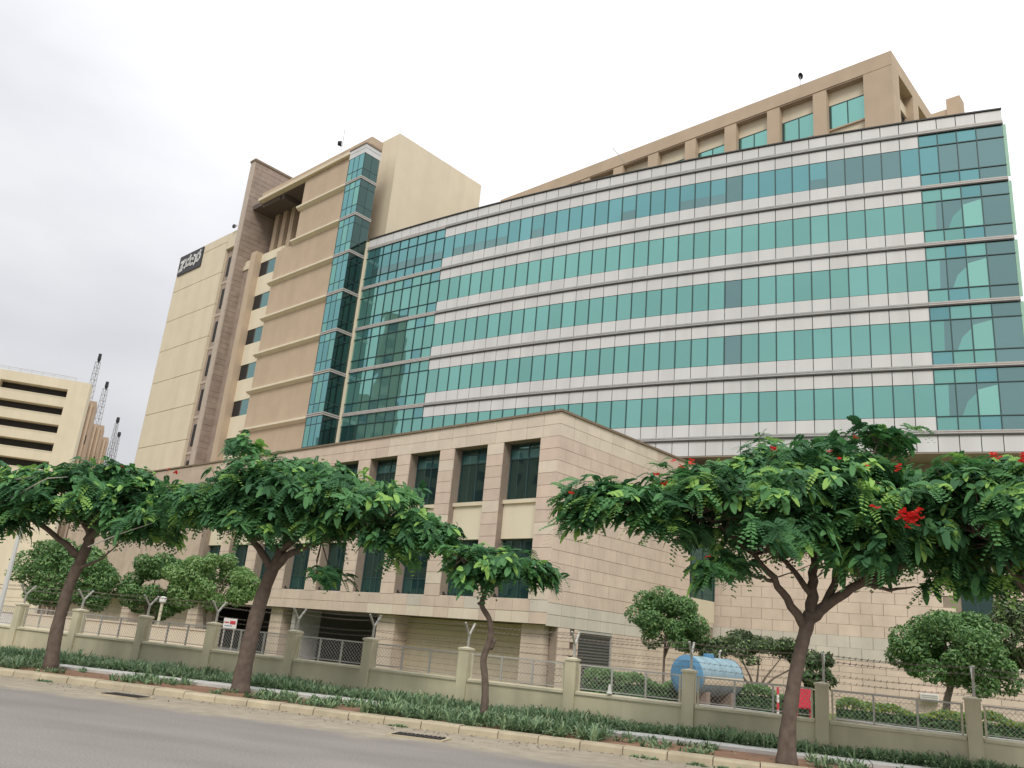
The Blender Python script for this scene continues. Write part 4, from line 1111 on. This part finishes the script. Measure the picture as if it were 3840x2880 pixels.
flame_tree('flame tree cut off by the right edge, red flowers at its top',
    [(13.3, 18.6, .1, .30), (13.2, 18.6, 1.4, .24), (13.0, 18.6, 2.6, .21), (12.8, 18.6, 3.4, .19)],
    [[(12.8, 18.6, 3.3, .13), (12.2, 18.5, 3.75, .10), (11.5, 18.4, 4.3, .075), (10.9, 18.3, 5.2, .03)], [(12.8, 18.6, 3.4, .15), (12.7, 18.7, 4.4, .10), (12.4, 18.9, 5.8, .04)], [(12.8, 18.6, 3.4, .12), (13.8, 18.6, 4.4, .08), (14.8, 18.6, 5.4, .03)]],
    [(11.6, 18.4, 5.9, 1.7, 1.7, 1.0, 150), (13.6, 18.6, 6.0, 2.0, 1.9, 1.05, 130), (12.0, 18.9, 6.75, 1.5, 1.4, .6, 80), (10.5, 18.6, 6.35, 1.2, 1.2, .55, 60), (11.5, 18.0, 4.95, 1.2, 1.0, .45, 50), (14.6, 18.4, 5.2, 1.4, 1.2, .6, 50)], 25,
    flowers=[(10.45, 17.2, 6.92, .12, 9), (10.95, 17.1, 6.85, .16, 14), (12.3, 17.0, 6.2, .15, 3)])

# ------------------------------------------------------------------ compound trees, hedge, tank
FX = ('fx_d', 'fx_m', 'fx_l'); OLV = ('ol_d', 'ol_m', 'fx_l')
round_tree('round_tree', 'small clipped round tree beside the roller shutter', (6.95, 34.5, .1), (7.0, 34.5, 3.48), (1.42, 1.35, 1.28), 15000, 31, FX, .07, 46, .42, .06)
round_tree('round_tree', 'broad bushy round tree behind the last fence pillar on the right', (17.6, 34.0, .1), (18.3, 34.0, 3.25), (2.35, 2.0, 1.75), 24000, 32, ('fx_d', 'fx_m', 'fx_l'), .085, 58, .55, .17)
round_tree('round_tree', 'olive tree half cut off by the right edge behind the fence', (22.0, 35.0, .1), (21.6, 35.0, 4.2), (1.7, 1.6, 1.5), 8000, 36, OLV, .10, 36, .5, .12)
round_tree('bushy_tree', 'dark bushy tree behind the low cream wall at far left', (-21.0, 43.5, .1), (-21.2, 43.5, 3.3), (2.9, 2.0, 1.85), 21000, 33, FX, .09, 50, .62, .10, 'bushy trees behind the low cream wall', 2)
round_tree('bushy_tree', 'dark green bushy tree in the middle behind the low cream wall', (-16.9, 44.0, .1), (-17.0, 44.0, 3.3), (1.75, 1.5, 1.7), 14000, 34, FX, .09, 36, .55, .09, 'bushy trees behind the low cream wall', 2)
round_tree('bushy_tree', 'yellow green bushy tree right of the others behind the low cream wall', (-13.6, 43.0, .1), (-13.9, 43.0, 3.7), (2.3, 1.7, 1.45), 18000, 35, ('fx_m', 'fx_l', 'fx_l'), .09, 46, .52, .09, 'bushy trees behind the low cream wall', 2)
# flat-topped olive tree above the tank
rng = np.random.default_rng(40)
ut = thing('umbrella_tree', 'low flat topped olive green tree behind the blue tank', 'tree', (10.6, 34.5, .1))
tk = MB().tube([(0, 0, 0), (.02, 0, .75), (-.02, 0, 1.2)], [.11, .085, .08], 8)
for e_ in ((-1.6, .2, 2.55), (-.8, -.2, 2.65), (.2, .2, 2.7), (1.0, -.1, 2.6), (2.0, .1, 2.5)):
    tk.tube([(-.02, 0, 1.1), (e_[0] * .35, e_[1] * .4, 1.75), e_], [.06, .04, .012], 6)
obj('trunk', tk, M['bark_l'], ut, smooth=True)
lob = []
for i in range(60):
    a, r = rng.uniform(0, 6.28), math.sqrt(rng.random())
    lob.append((2.3 * r * math.cos(a) + .05, 1.6 * r * math.sin(a), 2.5 + .75 * (1 - r * r) + rng.uniform(-.3, .15), .42, .4, .20, 1))
V, F, m = leaf_cloud(rng, 9000, lob, .075)
link('crown', np_mesh('crown', V, F, [M['ol_d'], M['ol_m'], M['fx_l']], rng.choice(3, m, p=(.5, .4, .1))), ut)
# hedges
def hedge(label, p0, p1, w, h, n, seed, mats):
    rng = np.random.default_rng(seed); p0, p1 = np.array(p0), np.array(p1); d = p1 - p0; L = np.hypot(*d); d = d / L; nn = np.array([-d[1], d[0]])
    k = n; u, v, q = rng.random(k) * L, rng.uniform(-1, 1, k), rng.random(k)
    face = rng.random(k); v = np.where(face < .4, np.sign(v) * rng.uniform(.8, 1.05, k), v); zz_ = np.where(face < .4, q, np.where(face < .8, rng.uniform(.85, 1.06, k), q)) * h
    zz_ = zz_ * (1 + .10 * np.sin(u * 1.7) + .06 * np.sin(u * 4.1))
    P = np.stack([d[0] * u + nn[0] * v * w, d[1] * u + nn[1] * v * w, zz_], 1)
    nrm = unit(rng.normal(size=(k, 3)) + np.array([0, -.4, .6])); a = unit(np.cross(nrm, rng.normal(size=(k, 3)))); b = np.cross(nrm, a); s = rng.uniform(.05, .095, k)[:, None]
    V = np.stack([P - a * s, P - b * s * .5, P + a * s, P + b * s * .5], 1).reshape(-1, 3)
    t = thing('hedge', label, 'hedge', (p0[0], p0[1], .1), 0, 'clipped hedges in the compound')
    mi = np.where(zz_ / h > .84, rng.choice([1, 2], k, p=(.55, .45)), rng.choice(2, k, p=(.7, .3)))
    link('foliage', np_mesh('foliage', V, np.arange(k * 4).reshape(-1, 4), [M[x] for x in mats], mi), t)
    core_ = MB().obox((d[0] * L / 2, d[1] * L / 2, h * .42), (d[0] * L / 2, d[1] * L / 2, 0), (nn[0] * w * .7, nn[1] * w * .7, 0), (0, 0, h * .4))
    obj('inner_stems', core_, M['lf_d'], t)
hedge('dark clipped hedge between the roller shutter and the blue tank', (3.6, 31.8), (8.0, 32.0), .45, 1.35, 6000, 41, ('fx_d', 'fx_m', 'fx_m'))
hedge('clipped hedge behind the tank and the red hose box', (8.6, 33.6), (12.6, 32.6), .45, 1.32, 5600, 42, ('fx_d', 'fx_m', 'fx_m'))
hedge('long hedge with yellow green tips in front of the stone wall at right', (12.9, 32.4), (19.6, 30.0), .5, 1.12, 9000, 43, ('fx_d', 'fx_m', 'hd_y'))
hedge('low dark hedge right of the last fence pillar', (19.9, 29.4), (24.5, 28.2), .5, .95, 5000, 44, ('fx_d', 'fx_d', 'fx_m'))
# tank
TKD = Vector((.74, .67, 0)).normalized(); TKR = .66
tkc = Vector((6.98, 30.6, 1.72))
TK = thing('water_tank', 'blue cylindrical tank lying on its side behind the fence', 'tank', (tkc.x, tkc.y, .1))
rel_c = Vector((0, 0, tkc.z - .1)); LT = 2.55
def ringv(c, r, n=28):
    s_ = Vector((-TKD.y, TKD.x, 0)); return [c + (s_ * math.cos(2 * math.pi * k / n) + Vector((0, 0, 1)) * math.sin(2 * math.pi * k / n)) * r for k in range(n)]
def lathe(secs, n=28):
    mb = MB(); vs = []; fs = []
    for c, r in secs: vs += ringv(c, r, n)
    for i in range(len(secs) - 1):
        for k in range(n): fs.append((i * n + k, i * n + (k + 1) % n, (i + 1) * n + (k + 1) % n, (i + 1) * n + k))
    mb.add(vs, fs); return mb
obj('shell', lathe([(rel_c, TKR), (rel_c + TKD * LT, TKR)]), M['tankl'], TK, smooth=True)
obj('end_cap', lathe([(rel_c, TKR + .015), (rel_c - TKD * .03, TKR + .012), (rel_c - TKD * .10, TKR * .75), (rel_c - TKD * .13, .02)]), M['tank'], TK)
obj('end_cap', lathe([(rel_c + TKD * LT, TKR + .015), (rel_c + TKD * (LT + .1), TKR * .75), (rel_c + TKD * (LT + .13), .02)]), M['tank'], TK)
st = MB(); n = 28; vs = []
sd = Vector((-TKD.y, TKD.x, 0))
for a in (-158, -164, -170, -176, -182):      # cream stripe along the street side
    dvec = sd * math.cos(R_(a)) + Vector((0, 0, 1)) * math.sin(R_(a)); vs += [rel_c + TKD * .12 + dvec * (TKR + .012), rel_c + TKD * LT + dvec * (TKR + .012)]
st.add(vs, [(2 * i, 2 * i + 1, 2 * i + 3, 2 * i + 2) for i in range(4)]); obj('stripe', st, M['cream_l'], TK)
for q in (.5, 2.05): obj('saddle', MB().obox(rel_c + TKD * q - Vector((0, 0, TKR + .35)), sd * .55, TKD * .12, Vector((0, 0, .52))), M['mortar'], TK)
obj('manhole', MB().tube([rel_c + TKD * 1.3 + Vector((0, 0, TKR - .03)), rel_c + TKD * 1.3 + Vector((0, 0, TKR + .1)), rel_c + TKD * 1.3 + Vector((0, 0, TKR + .12))], [.2, .2, .14], 12), M['tank'], TK)
obj('vent_pipe', MB().tube([rel_c + TKD * 2.0 + Vector((0, 0, TKR - .02)), rel_c + TKD * 2.0 + Vector((0, 0, TKR + .22)), rel_c + TKD * 2.1 + Vector((0, 0, TKR + .28))], .035, 6), M['steel'], TK)
obj('outlet_pipe', MB().tube([rel_c - TKD * .05 - Vector((0, 0, TKR * .7)), rel_c - TKD * .4 - Vector((0, 0, TKR * .7)), rel_c - TKD * .4 - Vector((0, 0, TKR + .6))], .04, 6), M['steel'], TK)
for q in (.55, 1.3, 2.05): obj('strap', lathe([(rel_c + TKD * (q - .03), TKR + .008), (rel_c + TKD * (q + .03), TKR + .008)]), M['tankl'], TK)
# hose box and striped post
HB = thing('hose_box', 'red metal hose box on a stand beside the near flame tree', 'hose box', (11.15, 30.6, .1))
obj('body', MB().box(-.40, .17, -.12, .12, .88, 1.52), M['redp'], HB)
obj('door', MB().box(-.37, .14, -.145, -.122, .92, 1.48), M['redp'], HB)
obj('handle', MB().box(.06, .10, -.17, -.146, 1.15, 1.27), M['steel'], HB)
for x in (-.35, .12): obj('leg', MB().bar((x, 0, 0), (x, 0, .88), .03), M['redp'], HB)
SP = thing('striped_post', 'thin red and white striped post left of the red hose box', 'post', (10.15, 30.6, .1))
for j in range(6): obj('band', MB().tube([(0, 0, .25 * j), (0, 0, .25 * (j + 1))], .045, 8), M['redp'] if j % 2 else M['whitep'], SP)
# small bits at the foot of the wall
pc = thing('marker_cone', 'small white cone standing on the fence coping', 'cone', (5.06 - 1.4, 25.95, 1.06))
obj('body', MB().tube([(0, 0, 0), (0, 0, .03), (0, 0, .04), (0, 0, .26)], [.09, .09, .06, .025], 10), M['whitep'], pc)
for lab, pts in (('white plastic pipe lying behind the mesh below the blue tank', [(3.9, 26.6, 1.0), (5.4, 26.0, .98), (6.9, 25.4, 1.0), (8.5, 24.75, .96)]), ('white plastic pipe lying behind the mesh at the right end of the fence', [(9.6, 24.3, 1.02), (11.0, 23.7, .98), (12.3, 23.1, .97), (14.0, 22.4, .96)])):
    o = MB().tube(pts, .028, 8); tag(obj('plastic_pipe', o, M['whitep'], smooth=True), lab, 'pipe', 'pipes behind the fence mesh')
# low wall, board, post at left
LW = thing('low_wall', 'low cream wall behind the fence below the bushy trees', 'wall', (-12.3, 39.3, 0), R_(-12))
for i in range(5): obj('wall_bay', MB().box(-3.2 * (i + 1) + .02, -3.2 * i - .02, 0, .22, 0, 1.58), M['cream_l'] if i < 3 else M['whitep'], LW)
obj('coping', MB().box(-16, 0, -.05, .27, 1.58, 1.64), M['cream_l'], LW)
NB = thing('notice_board', 'small white notice board with red and blue print behind the fence', 'sign', (-10.6, 36.0, 0))
obj('board', MB().box(-.27, .27, -.02, .02, 1.82, 2.22), M['whitep'], NB)
obj('print', MB().box(.0, .22, -.026, -.021, 1.98, 2.12).box(-.22, -.05, -.026, -.021, 2.02, 2.07), M['redp'], NB)
obj('print', MB().box(-.2, .1, -.026, -.021, 1.9, 1.935), M['tank'], NB)
for x in (-.2, .2): obj('leg', MB().bar((x, .02, 0), (x, .02, 1.82), .025), M['steel'], NB)
BO = thing('garden_light', 'slim cream garden light post behind the fence left of the notice board', 'lamp post', (-15.2, 40.5, .1))
obj('pole', MB().tube([(0, 0, 0), (0, 0, 2.5)], .07, 8), M['post'], BO)
obj('head', MB().tube([(0, 0, 2.5), (0, 0, 2.55), (0, 0, 2.78), (0, 0, 2.82)], [.07, .15, .17, .05], 10), M['whitep'], BO)
LP = thing('lamp_pole', 'pale street lamp pole rising behind the trees at the left edge', 'lamp post', (-19.02, 34.2, .1))
obj('pole', MB().tube([(0, 0, 0), (0, 0, 3), (0, 0, 6.2)], [.11, .09, .065], 8), M['lampw'], LP)
obj('arm', MB().tube([(0, 0, 6.15), (.25, 0, 6.35), (.8, 0, 6.45)], [.05, .045, .04], 6), M['lampw'], LP)
obj('head', MB().box(.75, 1.35, -.12, .12, 6.40, 6.5), M['lampw'], LP)

round_tree('young_tree', 'sparse young tree hidden behind the pillar right of the near trunk', (11.9, 31.2, .1), (11.9, 31.2, 2.05), (.75, .6, .75), 1300, 37, ('ol_d', 'fx_d', 'ol_m'), .10, 14, .25, .04)
AC = thing('wall_unit', 'small white unit fixed to the stone wall behind the broad round tree', 'vent', (24.5, 48.55, .9), R_(-26))
obj('case', MB().box(-.45, .45, -.25, .2, .42, .80), M['whitep'], AC)
for j in range(3): obj('louvre', MB().box(-.4, .4, -.275, -.252, .48 + .10 * j, .53 + .10 * j), M['alu'], AC)

# ------------------------------------------------------------------ drains
for (x, y, rzj, lab) in ((-9.24, 23.43, .0, 'iron drain cover in the sandy gutter left of the thick trunked tree'), (-1.34, 20.26, .06, 'iron drain cover in the sandy gutter before the young tree')):
    t = thing('drain_cover', lab, 'drain', (x, y, .0), RZK + rzj, 'drain covers along the kerb')
    obj('frame', MB().box(-.66, .66, -.34, -.27, 0, .035).box(-.66, .66, .27, .34, 0, .035).box(-.66, -.59, -.268, .268, 0, .035).box(.59, .66, -.268, .268, 0, .035), M['kerb'], t)
    obj('pit', MB().box(-.59, .59, -.27, .27, 0, .012), M['black'], t)
    for i in range(11): obj('bar', MB().box(-.56 + i * .104, -.50 + i * .104, -.265, .265, .014, .05), M['cast'], t)

# ------------------------------------------------------------------ strap-leaved ground cover
def lilies(name, spots, seed, hgt=(.36, .60)):
    rng = np.random.default_rng(seed); B, D, Ln, Wd, MI = [], [], [], [], []
    for (x, y, s_) in spots:
        k = rng.integers(11, 18)
        a = rng.uniform(0, 6.283, k); e = rng.uniform(.55, 1.35, k)
        D.append(np.stack([np.cos(a) * np.cos(e), np.sin(a) * np.cos(e), np.sin(e)], 1)); B.append(np.tile([x, y, .12], (k, 1)) + np.c_[rng.normal(0, .05, (k, 2)), np.zeros(k)])
        Ln.append(rng.uniform(*hgt, k) * s_ * 1.25); Wd.append(rng.uniform(.014, .026, k)); MI.append(rng.choice(3, k, p=(.46, .42, .12)))
    B, D, Ln, Wd, MI = map(np.concatenate, (B, D, Ln, Wd, MI)); N = len(B)
    side = unit(np.cross(D, np.array([0, 0, 1.0]))); V = np.zeros((N, 5, 2, 3))
    for i, (t, w) in enumerate(zip((0, .3, .6, .85, 1), (.7, 1, .9, .6, .08))):
        c = B + D * (Ln * t)[:, None] - np.array([0, 0, 1.0]) * (Ln * .42 * t ** 2.4)[:, None]
        V[:, i, 0] = c - side * (Wd * w)[:, None]; V[:, i, 1] = c + side * (Wd * w)[:, None]
    q = np.array([[2 * i, 2 * i + 1, 2 * i + 3, 2 * i + 2] for i in range(4)])
    F = (np.arange(N)[:, None, None] * 10 + q[None]).reshape(-1, 4)
    o = link(name, np_mesh(name, V.reshape(-1, 3), F, [M['ly_d'], M['ly_m'], M['ly_l']], np.repeat(MI, 4), smooth=True))
    o['kind'] = 'stuff'; return o
def fence_n(s):                         # where the fence wall stands, in road coordinates
    t = (s - 0) ; x, y = 1.62 - math.sin(AF) * t, 27.0 + math.cos(AF) * t
    return math.cos(AK) * x + math.sin(AK) * y
rng = np.random.default_rng(50)
spots = []
for _ in range(2300):
    s = rng.uniform(-11, 34); n1 = min(fence_n(s) - .35, 27.2); n = 24.55 + (n1 - 24.55) * rng.random() ** 1.3
    x, y, _z = K(s, n); spots.append((x, y, rng.uniform(.8, 1.15) * (1 + .15 * math.sin(s * 1.3))))
o = lilies('ground_cover', spots, 51); o['label'] = 'dense strap leaved green plants along the foot of the olive wall'
spots = []
patches = [(4.2, 10.6, 270, 1.0), (11.2, 14.2, 75, .66), (14.6, 15.6, 9, .5), (17.2, 18.9, 40, .68), (20.7, 21.4, 7, .5), (22.2, 31, 240, 1.0), (1.6, 4.0, 30, .55), (-1.9, -.5, 22, .6), (-9, -2.0, 55, .6)]
for s0, s1, k, sz in patches:
    for _ in range(k):
        s = rng.uniform(s0, s1); n = rng.uniform(21.15, 23.3); x, y, _z = K(s, n); spots.append((x, y, sz * rng.uniform(.75, 1.1)))
o = lilies('verge_plants', spots, 52); o['label'] = 'patches of strap leaved green plants on the soil verge beside the kerb'
# dry weeds growing in the gutter
spots = []
for s, n in ((1.8, 20.35), (1.2, 20.3), (.75, 20.42), (3.0, 20.4), (9.0, 20.4), (20.0, 20.3)):
    for _ in range(5): x, y, _z = K(s + rng.normal(0, .1), n + rng.normal(0, .05)); spots.append((x, y, .35))
o = lilies('gutter_weeds', spots, 53, (.15, .32)); o.location.z = -.12; o['label'] = 'small weeds sprouting in the sand at the foot of the kerb'

# dry leaves and grit blown along the kerb and verge
rng = np.random.default_rng(70); n = 900
ss = rng.uniform(-10, 30, n); nn_ = np.where(rng.random(n) < .6, 20.5 - np.abs(rng.normal(0, .55, n)), rng.uniform(20.98, 23.3, n))
P = np.array([K(a, b, .012 if b < 20.6 else .17) for a, b in zip(ss, nn_)])
u = unit(np.c_[rng.normal(size=(n, 2)), rng.normal(0, .25, n)]); v = unit(np.cross(u, np.array([0, 0, 1.0]))) ; w = rng.uniform(.018, .05, n)[:, None]
V = np.stack([P - u * w, P - v * w * .5 + np.array([0, 0, .008]), P + u * w, P + v * w * .5 + np.array([0, 0, .012])], 1).reshape(-1, 3)
o = link('fallen_leaves', np_mesh('fallen_leaves', V, np.arange(n * 4).reshape(-1, 4), [M['bark'], M['kerb'], M['ol_m']], rng.choice(3, n, p=(.6, .25, .15))))
o['kind'] = 'stuff'; o['label'] = 'dry fallen leaves scattered along the kerb and soil verge'
